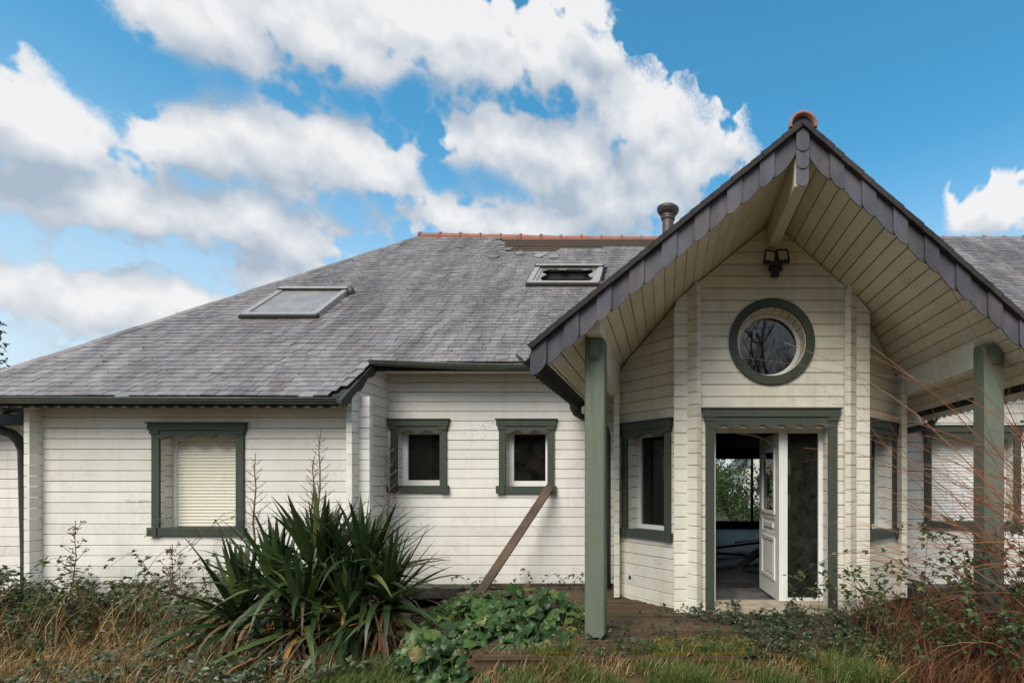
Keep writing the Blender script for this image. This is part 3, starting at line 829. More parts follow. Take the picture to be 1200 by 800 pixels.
def slate_tf(xc, y, w, rot, slip, lift):
    p = on(xc, y) + sdir*slip + nrm*(0.008 + 0.007*sin(xc*1.1+y*0.6)*cos(y*1.3) + 0.002*sin(xc*4.3))
    ttl = Matrix.Rotation(-0.052 - lift, 3, 'X') @ Matrix.Rotation(rot, 3, 'Z')
    m3 = basis @ ttl
    mt = m3.to_4x4(); mt.translation = p + nrm*(0.010 + lift*0.02)
    return mt @ Matrix.Diagonal((w/SW, 1, 1, 1))
def size(s): return 1/s[1] if -0.95 < s[0]/s[1]*0.7 - 0.0 and s[0]/s[1] > -1.32 and s[0]/s[1] < 0.71 else 0
order = sorted(slates, key=size, reverse=True)
rest = MB()
proto = [None]*4
for k, s in enumerate(order):
    rot = random.gauss(0, 0.006); slip = random.uniform(-0.004, 0.004); lift = 0.0
    rr = random.random()
    if rr < 0.035: rot = random.gauss(0, 0.05); slip = -random.uniform(0.01, 0.05)
    elif rr < 0.06: lift = random.uniform(-0.03, 0.0)
    mt = slate_tf(*s, rot, slip, lift)
    var = random.randrange(4)
    if k < 300:
        o = link('slate', slate_mesh(var), roof); o.matrix_local = mt
    else:
        me = slate_mesh(var)
        rest.add([mt @ v.co for v in me.vertices], [tuple(p.vertices) for p in me.polygons])
rest.build('upper_slates', M['slate'], roof, kind='stuff')
# bare battens where slates are gone
for i in range(7):
    y = 10.30 + i*0.112 + random.uniform(-0.006, 0.006)
    m_ = MB()
    x0 = -3.78 + (11.0-y)*0.75 + random.uniform(-0.08, 0.1); x1 = -0.1 if y > 10.42 else -2.15
    m_.prism([on(x0,y,0.0),on(x1,y,0.0),on(x1,y,0.026),on(x0,y,0.026)], [on(x0,y+0.028,0.0),on(x1,y+0.028,0.0),on(x1,y+0.028,0.02),on(x0,y+0.028,0.02)])
    m_.build('batten', M['batten'], roof)
for (x, y, rot) in ((-2.9, 10.15, 0.5), (-2.55, 10.02, -0.35), (-3.35, 10.0, 0.8), (-2.2, 9.98, 0.2)):
    o = link('slate', slate_mesh(1), roof)
    mt = (basis @ Matrix.Rotation(rot, 3, 'Z')).to_4x4(); mt.translation = on(x, y, 0.035); o.matrix_local = mt
# scattered moss clods on the slates
mb = MB()
for k in range(420):
    x = random.uniform(-8, -0.8); y = random.uniform(6.3, 10.8)
    if x < -8.6+0.687*(y-6.15)+0.2 or (y < 6.9 and x > -4.1): continue
    if SK1[0] < x < SK1[1] and SK1[2] < y < SK1[3]: continue
    if SK2[0] < x < SK2[1] and SK2[2] < y < SK2[3]: continue
    r = random.uniform(0.008, 0.024); p = on(x, y, 0.022)
    vs_ = [p + Vector((r*cos(a_)*random.uniform(.6,1.2), r*0.8*sin(a_), r*0.7*sin(a_))) for a_ in [2*pi*i/6 for i in range(6)]] + [p + nrm*r*0.8]
    mb.add(vs_, [(i, (i+1) % 6, 6) for i in range(6)])
mb.build('moss_clods', M['soot'], roof, kind='stuff')

# hip capping and ridge tiles
def roll(p0, p1, r, n=9, a0=-15, a1=195, mat='slate', name='hip_cap', parent=None, lift=0.0, collar=False):
    p0, p1 = Vector(p0), Vector(p1); t = (p1-p0).normalized()
    s_ = t.cross(Vector((0,0,1))).normalized(); u_ = s_.cross(t)
    m_ = MB(); rings = []
    st = [(0, r), (1, r)] if not collar else [(0, r*1.22), (0.10, r*1.22), (0.101, r), (1, r*0.97)]
    o = len(m_.v)
    for f_, rr in st:
        for k in range(n):
            a_ = R(a0+(a1-a0)*k/(n-1)); c_ = p0.lerp(p1, f_)
            m_.v.append(tuple(c_ + s_*rr*cos(a_) + u_*(rr*sin(a_)+lift)))
    for i in range(len(st)-1):
        for k in range(n-1):
            m_.f.append((o+i*n+k, o+i*n+k+1, o+(i+1)*n+k+1, o+(i+1)*n+k))
    m_.f.append(tuple(o+k for k in range(n))); m_.f.append(tuple(o+(len(st)-1)*n+k for k in range(n-1,-1,-1)))
    return m_.build(name, M[mat], parent, False)
N_ = 14
h0, h1 = Vector((-8.90, 6.10, zr(6.10)+0.0)), Vector((-5.39, 11.2, rz))
for k in range(N_):
    a_, b2 = h0.lerp(h1, k/N_), h0.lerp(h1, (k+1.04)/N_)
    roll(a_, b2, 0.075, 7, -5, 185, 'slate', 'hip_cap', roof, lift=-0.035+0.006*(k % 2))
x = -5.45
while x < 10.2:
    sag = -0.02*sin((x+5.4)*0.5)**2 - max(0, min(0.09, (x+5.4)*0.014))
    j = random.uniform(-0.010, 0.010)
    roll((x, 11.2, rz-0.02+sag+j), (x+0.47, 11.2, rz-0.03+sag-j), 0.105, 8, -20, 200, 'terracotta', 'ridge_tile', roof, collar=True)
    x += 0.445

# skylights
def skylight(sk, broken):
    s = thing('skylight', None, None, (0,0,0), parent=house)
    x0, x1, y0, y1 = sk
    fw = 0.085
    def bar(xa, xb, ya, yb, u0, u1, name, mat):
        m_ = MB()
        m_.prism([on(xa,ya,u0),on(xb,ya,u0),on(xb,ya,u1),on(xa,ya,u1)], [on(xa,yb,u0),on(xb,yb,u0),on(xb,yb,u1),on(xa,yb,u1)])
        return m_.build(name, M[mat], s)
    bar(x0, x0+fw, y0+0.06, y1-0.05, 0.0, 0.10, 'side_frame', 'alu')
    bar(x1-fw, x1, y0+0.06, y1-0.05, 0.0, 0.10, 'side_frame', 'alu')
    bar(x0-0.015, x1+0.015, y0, y0+0.06, 0.0, 0.085, 'bottom_frame', 'darkalu')
    bar(x0+0.01, x1-0.01, y0+0.025, y0+0.085, 0.086, 0.10, 'bottom_trim', 'alu')
    bar(x0-0.01, x1+0.01, y1-0.05, y1+0.03, 0.0, 0.12, 'top_hood', 'darkalu')
    bar(x0+0.01, x1-0.01, y1-0.045, y1+0.02, 0.121, 0.128, 'hood_trim', 'alu')
    bar(x0-0.06, x1+0.06, y0-0.10, y0-0.001, 0.022, 0.030, 'apron_flashing', 'slate')
    xa, xb, ya, yb = x0+fw, x1-fw, y0+0.061, y1-0.051
    if not broken:
        bar(xa, xb, ya, yb, 0.072, 0.080, 'pane', 'skypane')
    else:
        for (a_, b2, c_, d_) in ((x0+fw, x0+0.13, ya, yb), (x1-0.12, x1-fw, ya, yb), (x0+0.13, x1-0.12, ya, ya+0.014), (x0+0.13, x1-0.12, yb-0.012, yb)):
            bar(a_, b2, c_, d_, 0.03, 0.075, 'inner_frame', 'alu')
        ax0, ax1, ay0, ay1 = x0+0.13, x1-0.12, ya+0.014, yb-0.012
        # broken glass left round the rim, with an uneven inner edge
        def shard(edge, inner):
            for k in range(len(edge)-1):
                p_ = [edge[k], edge[k+1], inner[k+1], inner[k]]
                m_.prism([on(a_, c_, 0.060) for a_, c_ in p_], [on(a_, c_, 0.066) for a_, c_ in p_])
        N2 = 26
        fx = [k/N2 for k in range(N2+1)]
        rg = [-0.004+0.028*sin(k*0.9)+0.022*sin(k*2.3+1)+random.uniform(0, 0.03) for k in range(N2+1)]
        m_ = MB(); shard([(ax0+(ax1-ax0)*f, ay0) for f in fx], [(ax0+(ax1-ax0)*f, ay0+max(0.008, r_)) for f, r_ in zip(fx, rg)]); m_.build('glass_shard', M['skypane'], s)
        rg = [-0.004+0.03*sin(k*0.6+2)+random.uniform(0, 0.025) for k in range(N2+1)]
        m_ = MB(); shard([(ax0+(ax1-ax0)*f, ay1) for f in fx][::-1], [(ax0+(ax1-ax0)*f, ay1-max(0.006, r_)) for f, r_ in zip(fx, rg)][::-1]); m_.build('glass_shard', M['skypane'], s)
        for sx_, xx in ((1, ax0), (-1, ax1)):
            fy = [k/8 for k in range(9)]
            ed_ = [(xx, ay0+(ay1-ay0)*f) for f in fy]; inn = [(xx+sx_*(0.05+0.04*sin(k*1.7)+random.uniform(0, 0.05)), ay0+(ay1-ay0)*f) for k, f in enumerate(fy)]
            if sx_ > 0: ed_, inn = ed_[::-1], inn[::-1]
            m_ = MB(); shard(ed_, inn); m_.v = [tuple(Vector(v)+nrm*-0.008) for v in m_.v]; m_.build('glass_shard', M['skypane'], s)
skylight(SK1, False); skylight(SK2, True)
mb = MB(); c_ = on(-5.33, 8.60, 0.07); mb.lathe(c_, [(0.05,-0.1),(0.055,0.0),(0.04,0.06),(0.02,0.075)], 12); mb.build('shutter_motor_cap', M['pipe'], roof, True)

# flue
mb = MB(); fl = (0.05, 10.75, zr(10.75))
mb.lathe(fl, [(0.19,-0.15),(0.19,0.04),(0.15,0.10),(0.125,0.12),(0.12,0.12),(0.12,0.52),(0.145,0.53),(0.145,0.57),(0.155,0.575),(0.155,0.60),(0.135,0.61),(0.135,0.63),(0.20,0.665),(0.235,0.72),(0.235,0.77),(0.19,0.80),(0.05,0.815)], 24)
mb.build('flue_pipe', M['pipe'], house)

# eaves: gutters, fascia, verge of the low bay
def gutter(pts, r, name='gutter', mat='zinc'):
    m_ = MB(); n_ = 9; pts = [Vector(p) for p in pts]; o = 0
    for i, p in enumerate(pts):
        t = (pts[min(i+1, len(pts)-1)]-pts[max(i-1, 0)]).normalized(); s_ = Vector((0,0,1)).cross(t).normalized()
        for rr, rng in ((r, range(n_)), (r-0.006, range(n_-1, -1, -1))):
            for k in rng:
                a_ = pi + pi*k/(n_-1)
                m_.v.append(tuple(p + s_*rr*cos(a_) + Vector((0,0,1))*rr*sin(a_)))
    nn = 2*n_
    for i in range(len(pts)-1):
        for k in range(nn):
            k2 = (k+1) % nn; m_.f.append((i*nn+k, i*nn+k2, (i+1)*nn+k2, (i+1)*nn+k))
    m_.f.append(tuple(range(nn-1, -1, -1))); m_.f.append(tuple((len(pts)-1)*nn+k for k in range(nn)))
    # rolled front bead
    m_.tube([p + (Vector((0,0,1)).cross((pts[-1]-pts[0]).normalized()))*(-r)*(1) for p in pts], 0.011, 6)
    m_.tube([p + (Vector((0,0,1)).cross((pts[-1]-pts[0]).normalized()))*(r)*(1) for p in pts], 0.011, 6)
    return m_.build(name, M[mat], house, True)
gutter([(-9.0, 6.07, 2.485), (-6.4, 6.07, 2.475), (-3.92, 6.07, 2.47)], 0.062)
gutter([(-3.92, 6.72, 3.075), (-3.3, 6.72, 3.055), (-2.75, 6.70, 3.025), (-2.2, 6.72, 3.02), (-1.5, 6.72, 3.025), (-0.9, 6.72, 3.02)], 0.062)
gutter([(2.9, 6.72, 3.04), (12.9, 6.72, 3.05)], 0.062)
F_e1 = frame((0, 6.17, 0), (1,0,0), (0,-1,0)); F_e2 = frame((0, 6.82, 0), (1,0,0), (0,-1,0))
mb = MB(); wave_board(mb, F_e1, -8.86, -3.95, -0.02, 0.012, 2.50, 2.405, 0.03, 0.16, n=8); mb.build('scalloped_fascia', M['darkgreen'], house)
mb = MB(); wave_board(mb, F_e2, -3.9, -0.8, -0.02, 0.012, 3.06, 2.985, 0.028, 0.16, n=8); mb.build('scalloped_fascia', M['cream'], house)
mb = MB(); wave_board(mb, F_e2, 3.1, 12.9, -0.02, 0.012, 3.06, 2.985, 0.028, 0.16, n=8); mb.build('scalloped_fascia', M['cream'], house)
mb = MB(); mb.box(-8.84, -3.97, 6.19, 6.44, 2.425, 2.45); mb.build('eave_soffit', M['cream'], house)
mb = MB(); mb.box(-3.9, -0.75, 6.84, 7.13, 2.995, 3.02); mb.build('eave_soffit', M['cream'], house)
mb = MB(); mb.box(3.0, 12.6, 6.84, 7.13, 2.995, 3.02); mb.build('eave_soffit', M['cream'], house)
# raking verge board with scalloped lower edge at the step in the eaves
mb = MB()
def F_v(t, d, z): return Vector((-3.915 + d, 6.08 + t, zr(6.08+t) + z))
wave_board(mb, F_v, 0.0, 0.80, -0.03, 0.012, -0.015, -0.12, 0.055, 0.27, n=10); mb.build('verge_board', M['darkgreen'], house)
# downpipe and bracket at the far left corner
mb = MB(); mb.tube([(-8.75,6.07,2.42),(-8.75,6.12,2.36),(-8.72,6.35,2.24),(-8.8,6.8,2.12),(-8.84,6.92,2.02),(-8.85,6.97,1.9),(-8.85,7.0,0.4),(-8.85,7.0,-0.3)], 0.06, 10)
mb.build('downpipe', M['darkgreen'], house, True)
mb = MB(); mb.box(-8.95, -8.12, 6.62, 6.74, 2.22, 2.36); mb.box(-9.0, -8.14, 6.86, 6.98, 2.30, 2.42); mb.build('eave_bracket', M['darkgreen'], house)

# ------------------------------------------------------------------ porch roof
pr_ = thing('porch_roof', None, None, (0,0,0), parent=house)
YF = 4.50
XL, XR = -1.19, 3.60
mb = MB()
for sgn, poly in ((-1, [(XL,YF),(AX,YF),(AX,8.75),(-0.55,6.95),(XL,7.12)]), (1, [(AX,YF),(XR,YF),(XR,7.12),(2*AX+0.55,6.95),(AX,8.75)])):
    mb.prism([(x, y, zp(x)-0.17) for x, y in poly], [(x, y, zp(x)-0.02) for x, y in poly])
mb.build('roof_deck', M['underlay'], pr_)
for sgn in (-1, 1):
    sl = SL if sgn < 0 else SR; L = (AX-XL if sgn < 0 else XR-AX)*math.hypot(1, sl)
    cs = 1/math.hypot(1, sl)
    dv = Vector((sgn*cs, 0, -sl*cs)); nv = Vector((sgn*sl*cs, 0, cs)); base = Vector((AX, 0, AP))
    # soffit boards, running front to back
    k = 0; s0 = 0.06
    while s0 < L-0.02:
        s1 = min(s0+H, L)
        m_ = MB(); u0, u1 = -SOF*cs, -SOF*cs+0.02
        g_ = 0.004
        y0_, y1_ = YF+0.03, 7.12
        A = lambda s, u, y: base + dv*s + nv*u + Vector((0, y, 0))
        jt = random.uniform(-0.001, 0.001)
        m_.prism([A(s0+g_,u1,y0_),A(s0+g_,u0+0.006+jt,y0_),A(s0+g_+0.006,u0+jt,y0_),A(s1-g_-0.006,u0+jt,y0_),A(s1-g_,u0+0.006+jt,y0_),A(s1-g_,u1,y0_)],
                 [A(s0+g_,u1,y1_),A(s0+g_,u0+0.006+jt,y1_),A(s0+g_+0.006,u0+jt,y1_),A(s1-g_-0.006,u0+jt,y1_),A(s1-g_,u0+0.006+jt,y1_),A(s1-g_,u1,y1_)])
        m_.build('soffit_board', M['soffit'], pr_)
        s0 = s1
    # top slates (never seen from the ground) as one layer
    m_ = MB(); r_ = 0
    for r_ in range(int(L/0.12)):
        s_b = L - r_*0.12 + 0.02
        for c__ in range(9 + 11):
            ya = YF-0.03 + c__*0.21 + (0.1 if r_ % 2 else 0)
            p_ = A(s_b, 0, ya)
            if zr(ya+0.1) > p_.z + 0.05 and ya > 6.7: continue
            if ya+0.2 > 7.1 and p_.z < 3.1: continue
            t_ = 0.011
            m_.hexa([A(s_b,0.006,ya),A(s_b,0.006,ya+0.202),A(s_b-0.23,-0.012,ya+0.202),A(s_b-0.23,-0.012,ya),
                     A(s_b,0.006+t_,ya),A(s_b,0.006+t_,ya+0.202),A(s_b-0.23,-0.012+t_,ya+0.202),A(s_b-0.23,-0.012+t_,ya)])
    m_.build('upper_slates', M['slate'], pr_, kind='stuff')
    # dark raw edge of the slating
    m_ = MB()
    s = -0.0
    while s < L:
        e = min(s+0.118, L+0.02); j = random.uniform(-0.006, 0.006)
        m_.prism([A(s,-0.030,YF-0.075+j),A(e,-0.030,YF-0.075+j),A(e,0.018,YF-0.075+j),A(s,0.012,YF-0.075+j)],
                 [A(s,-0.045,YF+0.05),A(e,-0.045,YF+0.05),A(e,0.018,YF+0.05),A(s,0.012,YF+0.05)])
        s = e - 0.002
    m_.build('slate_edge', M['underlay'], pr_)
    # verge slates: broad pieces with a sagging lower edge, each junction under a narrow tongue
    MOD = 0.372
    s = 0.07; k = 0
    V = lambda s, u, y: base + dv*s + Vector((0, 0, -u)) + Vector((0, y, 0))
    while s < L-0.02:
        e = min(s+MOD, L+0.015)
        m_ = MB(); n_ = 12
        top, bot = [], []
        for i in range(n_+1):
            f_ = i/n_; ss_ = s+(e-s)*f_
            sag = 0.205 + 0.075*sin(pi*(f_*0.98+0.02))**0.8
            top.append((ss_, 0.04)); bot.append((ss_, sag))
        jit = random.uniform(-0.004, 0.004); tilt = random.uniform(-0.003, 0.003)
        yf, yb = YF-0.022+jit, YF-0.012+jit
        ring_f = [V(a_, u, yf) for a_, u in top] + [V(a_, u, yf+tilt) for a_, u in bot[::-1]]
        ring_b = [V(a_, u, yb) for a_, u in top] + [V(a_, u, yb+tilt) for a_, u in bot[::-1]]
        m_.prism(ring_b, ring_f); m_.build('verge_slate', M['verge'], pr_)
        if e < L-0.05:
            m_ = MB(); w2 = 0.085; c0 = e-0.035
            pts_ = [(c0-w2, 0.045), (c0+w2, 0.045)] + [(c0+w2*cos(pi*q_/10), 0.235+0.055*sin(pi*q_/10)) for q_ in range(11)]
            m_.prism([V(a_, u, YF-0.034+jit) for a_, u in pts_], [V(a_, u, YF-0.044+jit) for a_, u in pts_]); m_.build('verge_slate', M['verge'], pr_)
        s = e; k += 1
    # scalloped fascia and gutter along the side eave
    xe = XL if sgn < 0 else XR
    ze = zp(xe)
    Fe = frame((xe, 0, 0), (0,1,0), (sgn,0,0))
    m_ = MB(); wave_board(m_, Fe, YF+0.01, 7.10, -0.012, 0.012, ze-0.06, ze-0.215, 0.03, 0.13, n=8); m_.build('scalloped_fascia', M['darkgreen' if sgn < 0 else 'cream'], pr_)
    gutter([(xe+sgn*0.075, YF-0.02, ze-0.075), (xe+sgn*0.075, 7.05, ze-0.085)], 0.06)
    xw = -0.80 if sgn < 0 else 2*AX+0.68
    yw = 6.98 if sgn < 0 else 6.92
    m_ = MB(); m_.tube([(xe+sgn*0.075, 6.88, ze-0.12), (xe+sgn*0.075, 6.88, ze-0.20), (xe+sgn*0.04, 6.90, ze-0.27), (xe-sgn*0.05, 6.93, ze-0.32), (xw+sgn*0.12, yw-0.02, ze-0.40), (xw+sgn*0.03, yw, ze-0.46), (xw, yw, ze-0.56), (xw, yw, 0.02)], 0.045, 10)
    m_.build('downpipe', M['darkgreen'], house, True)
# ridge of the porch: beam, apex slates, tiles
mb = MB(); mb.box(AX-0.055, AX+0.055, YF+0.02, 5.72, 4.12, AP-0.16); mb.build('ridge_beam', M['cream'], pr_)
for k, (zt, zb, w2) in enumerate(((4.62, 4.40, 0.058), (4.46, 4.25, 0.057), (4.33, 4.10, 0.056))):
    m_ = MB(); y_ = YF-0.05+0.008*k
    pts_ = [(AX-w2, zt), (AX-w2, zb+0.05)] + [(AX+w2*-cos(pi*q_/8), zb+0.05-0.055*sin(pi*q_/8)) for q_ in range(1, 8)] + [(AX+w2, zb+0.05), (AX+w2, zt)]
    m_.prism([(a_, y_+0.008, z_) for a_, z_ in pts_], [(a_, y_, z_) for a_, z_ in pts_]); m_.build('apex_slate', M['verge'], pr_)
mb = MB()
pts_ = [(AX+0.092*cos(pi*q_/10), AP-0.03+0.098*sin(pi*q_/10)) for q_ in range(11)]
mb.prism([(a_, YF-0.02, z_) for a_, z_ in pts_], [(a_, YF-0.03, z_) for a_, z_ in pts_]); mb.build('ridge_end_slate', M['verge'], pr_)
y = YF-0.075
while y < 8.6:
    m_ = MB(); n_ = 11
    for yy, rr in ((y, 0.122), (y+0.06, 0.122), (y+0.061, 0.112), (y+0.44, 0.109)):
        for r2 in (rr, rr-0.022):
            for q_ in range(n_):
                a_ = pi*(-0.06+1.12*q_/(n_-1)); m_.v.append((AX+r2*cos(a_), yy, AP-0.035+r2*0.98*sin(a_)))
    for i in range(3):
        for L2 in (0, 1):
            for q_ in range(n_-1):
                p0 = (2*i+L2)*n_+q_; p1 = (2*i+2+L2)*n_+q_; m_.f.append((p0, p0+1, p1+1, p1) if L2 else (p0, p1, p1+1, p0+1))
    for i in (0, 3):
        for q_ in range(n_-1):
            p0 = 2*i*n_+q_; m_.f.append((p0, p0+1, p0+n_+1, p0+n_))
    m_.build('ridge_tile', M['terracotta'], pr_, True)
    y += 0.42
# side beams and posts
for side, (bx0, bx1, px0, px1, ptop) in enumerate(((-0.725, -0.59, -0.765, -0.575, 2.83), (3.03, 3.165, 3.015, 3.205, 2.79))):
    m_ = MB()
    zt0, zt1 = zp(bx0)-SOF-0.005, zp(bx1)-SOF-0.005
    for (ya, yb, zb) in ((4.97, 6.6, 2.60), (4.58, 4.969, ptop+0.01)):
        if min(zt0, zt1) < zb+0.01: continue
        m_.hexa([(bx0,ya,zb),(bx1,ya,zb),(bx1,yb,zb),(bx0,yb,zb),(bx0,ya,zt0),(bx1,ya,zt1),(bx1,yb,zt1),(bx0,yb,zt0)])
    m_.build('porch_beam', M['cream'], house)
    # post with chamfered corners and a rotted foot
    m_ = MB(); ya, yb = 4.77, 4.96; ch = 0.012
    ringp = [(px0+ch,ya),(px1-ch,ya),(px1,ya+ch),(px1,yb-ch),(px1-ch,yb),(px0+ch,yb),(px0,yb-ch),(px0,ya+ch)]
    foot = [0.005, 0.02, 0.05, 0.01, 0.0, 0.0, 0.0, 0.0] if side == 0 else [0, 0.01, 0.02, 0, 0, 0, 0, 0]
    m_.prism([(a_, b2, f_) for (a_, b2), f_ in zip(ringp, foot)], [(a_, b2, min(ptop, zp(a_)-SOF-0.004)) for a_, b2 in ringp])
    post = m_.build('porch_post', M['post'], house)
    cx = (px0+px1)/2
    zc = zp(px0 if side == 0 else px1)-SOF-0.01
    m_ = MB(); m_.box(cx-0.045, cx+0.045, 4.752, 4.769, ptop-0.17, max(ptop, min(zc, ptop+0.1)))
    for q_ in range(4): m_.box(cx-0.042+q_*0.023, cx-0.027+q_*0.023, 4.755, 4.769, ptop-0.195, ptop-0.171)
    m_.build('tenon_cover', M['post'], post)

# vent hole cover on the angled wall; faint scribble on the left wall
mb = MB(); mb.lbox(F_angL, 0.93, 1.06, 0.001, 0.006, 0.19, 0.31); mb.build('vent_patch', M['white'], house)
mb = MB(); c_ = [F_angL(0.985+0.024*cos(2*pi*k/14), 0.0075, 0.255+0.03*sin(2*pi*k/14)) for k in range(14)]
mb.prism([p+Vector((0.003,0.003,0)) for p in c_], c_); mb.build('vent_hole', M['black'], house)
M['faint'] = simple('faint_marker', (0.50, 0.46, 0.41), 0.8, 0, 0.1, 5, b_s=0)
mb = MB(); x = -6.97
random.seed(5)
for word in (7, 8):
    zz = 1.225
    pts_ = []
    for k in range(word*3):
        pts_.append((x, 6.4985, zz + random.uniform(-0.018, 0.022)*(1.5 if k < 4 else 0.8))); x += 0.0075
    mb.tube(pts_, 0.0018, 4); x += 0.03
mb.build('scribble', M['faint'], house)
random.seed(23)

# ------------------------------------------------------------------ floodlight
fl = thing('floodlight', 'black twin floodlight mounted above the round window', 'floodlight', (1.235, 5.75, 3.82))
B = lambda n_, m_, mat: m_.build(n_, M[mat], fl)
mb = MB(); mb.box(1.195, 1.275, 5.66, 5.748, 3.80, 3.90); mb.tube([(1.16, 5.68, 3.875), (1.31, 5.68, 3.875)], 0.028, 10); B('mounting_base', mb, 'black')
mb = MB(); mb.lathe((1.235, 5.66, 3.785), [(0.012,-0.02),(0.03,-0.01),(0.034,0.01),(0.03,0.03)], 12); B('motion_sensor', mb, 'black')
for cx, ry, cz in ((1.165, 10, 3.985), (1.305, -4, 3.995)):
    rot = Matrix.Translation((cx, 5.63, cz)) @ Matrix.Rotation(R(ry), 4, 'Y') @ Matrix.Rotation(R(-22), 4, 'X')
    def rb(x0,x1,y0,y1,z0,z1):
        m_ = MB(); m_.box(x0,x1,y0,y1,z0,z1); m_.v = [tuple(rot @ Vector(p)) for p in m_.v]; return m_
    B('lamp_head', rb(-0.067, 0.067, 0, 0.035, -0.085, 0.085), 'black')
    m_ = MB()
    for a_ in ((-0.067,-0.05,-0.085,0.085), (0.05,0.067,-0.085,0.085), (-0.05,0.05,0.068,0.085), (-0.05,0.05,-0.085,-0.068)):
        m_.box(a_[0], a_[1], -0.012, -0.0005, a_[2], a_[3])
    m_.v = [tuple(rot @ Vector(p)) for p in m_.v]; B('bezel', m_, 'black')
    B('lamp_glass', rb(-0.049, 0.049, -0.006, -0.001, -0.067, 0.067), 'lampglass')
    m_ = MB(); m_.tube([rot @ Vector((0, 0.03, -0.05)), (cx*0.55+1.235*0.45, 5.675, 3.88)], 0.014, 8); B('arm', m_, 'black')

# ------------------------------------------------------------------ deck
deck = thing('wooden_deck', 'dark mossy wooden deck boards in front of the entrance', 'deck', (0.8, 5.5, -0.3))
y = 4.32; k = 0
while y < 7.15:
    wd = random.uniform(0.138, 0.146); gap = 0.006
    if 6.10 < y < 6.20: y += 0.045
    segs = []
    x0 = -2.75 if y > 4.95 else -1.75
    x = x0 + random.uniform(-0.1, 0.1)
    cuts = [x, random.uniform(-0.6, 0.5), random.uniform(0.9, 2.2), 6.4]
    if y < 4.4: cuts = [x, 0.62]
    if y > 6.2: cuts = [x, -0.68]
    if y > 5.75 and y <= 6.58: cuts = [x, max(-0.64, 0.245 - (y-5.75))]
    elif y > 5.55 and y <= 5.75: cuts = [x, random.uniform(-0.2, 0.05), 6.4]
    for a_, b2 in zip(cuts[:-1], cuts[1:]):
        dz = random.uniform(-0.016, 0.006); dz2 = dz + random.uniform(-0.014, 0.010); cup = 0.004
        m_ = MB()
        nseg = 6; o = 0
        for i in range(nseg+1):
            xx = a_+0.004 + (b2-a_-0.008)*i/nseg; zz = dz + (dz2-dz)*i/nseg + 0.004*sin(i*1.7+k)
            m_.v += [(xx, y, zz-0.003), (xx, y+0.008, zz+0.001), (xx, y+wd*0.5, zz-cup), (xx, y+wd-gap-0.008, zz+0.001), (xx, y+wd-gap, zz-0.003), (xx, y+wd-gap, zz-0.04), (xx, y, zz-0.04)]
        for i in range(nseg):
            for q_ in range(7):
                q2 = (q_+1) % 7; m_.f.append((i*7+q_, (i+1)*7+q_, (i+1)*7+q2, i*7+q2))
        m_.f.append(tuple(range(7))); m_.f.append(tuple(nseg*7+q_ for q_ in range(6, -1, -1)))
        m_.build('deck_plank', M['deck'], deck)
    y += wd; k += 1
for x in (-2.4, -1.4, -0.3, 0.8, 1.9, 3.0, 4.1, 5.2):
    mb = MB(); mb.box(x-0.03, x+0.03, 5.05 if x < -1.6 else 4.40, 7.0 if x < -0.6 else 5.5, -0.40, -0.052); mb.build('joist', M['deck'], deck)
mb = MB(); mb.box(-1.72, 6.4, 4.345, 4.375, -0.17, -0.045); mb.build('front_board', M['deck'], deck)
mb = MB(); mb.box(-2.72, -0.7, 7.06, 7.115, 0.008, 0.045); mb.build('skirting_board', M['deck'], deck)

# plank propped against the wall
bp = MB()
p0, p1 = Vector((-1.93, 5.62, 0.0)), Vector((-1.59, 7.08, 1.40))
p0 = Vector((-2.33, 6.15, 0.01)); p1 = Vector((-1.60, 7.085, 1.42))
t_ = (p1-p0).normalized(); s_ = t_.cross(Vector((0,-1,0.4))).normalized(); u_ = s_.cross(t_)
bp.hexa([p0-s_*0.055, p0+s_*0.055, p0+s_*0.055+u_*0.035, p0-s_*0.055+u_*0.035, p1-s_*0.055, p1+s_*0.055-t_*0.06, p1+s_*0.055+u_*0.035-t_*0.06, p1-s_*0.055+u_*0.035])
o = bp.build('leaning_plank', M['brace'])
o['label'] = 'weathered brown plank leaning from the deck to the small window sill'; o['category'] = 'plank'

# ------------------------------------------------------------------ planting helpers
def leaflet(m_, p, d, n, L, w, fold=0.25, curl=0.15):
    d = d.normalized(); s = d.cross(n).normalized(); n = s.cross(d)
    pts = [p, p+d*L*0.3+s*w*0.48+n*w*fold, p+d*L*0.68+s*w*0.40+n*w*fold*0.8-n*L*curl*0.4, p+d*L-n*L*curl,
           p+d*L*0.68-s*w*0.40+n*w*fold*0.8-n*L*curl*0.4, p+d*L*0.3-s*w*0.48+n*w*fold, p+d*L*0.5-n*L*curl*0.2]
    m_.add(pts, [(0,1,6),(1,2,6),(2,3,6),(3,4,6),(4,5,6),(5,0,6)])
def rv(): return Vector((random.gauss(0,1), random.gauss(0,1), random.gauss(0,1))).normalized()
def trifoliate(m_, p, d, up, L):
    d = d.normalized(); s = d.cross(up).normalized()
    b_ = p + d*L*0.45
    leaflet(m_, b_, d+rv()*0.15, up+rv()*0.25, L, L*0.72)
    leaflet(m_, b_-d*L*0.12, s+d*0.45+rv()*0.15, up+rv()*0.25, L*0.85, L*0.62)
    leaflet(m_, b_-d*L*0.12, -s+d*0.45+rv()*0.15, up+rv()*0.25, L*0.85, L*0.62)
def cane(p0, azm, L, h, droop=0.0, n=12, wob=0.05):
    pts = []; side = Vector((-sin(azm), cos(azm), 0)); d = Vector((cos(azm), sin(azm), 0))
    w1, w2 = random.uniform(-1,1), random.uniform(2,4)
    for i in range(n+1):
        s = i/n
        z = h*4*s*(1-s*(0.62+droop))*0.66
        pts.append(Vector(p0)+d*L*s+Vector((0,0,z))+side*(wob*L*(w1*s*s+0.5*sin(w2*s*2)))+Vector((0,0,0.02*sin(s*9+w2))))
    return pts
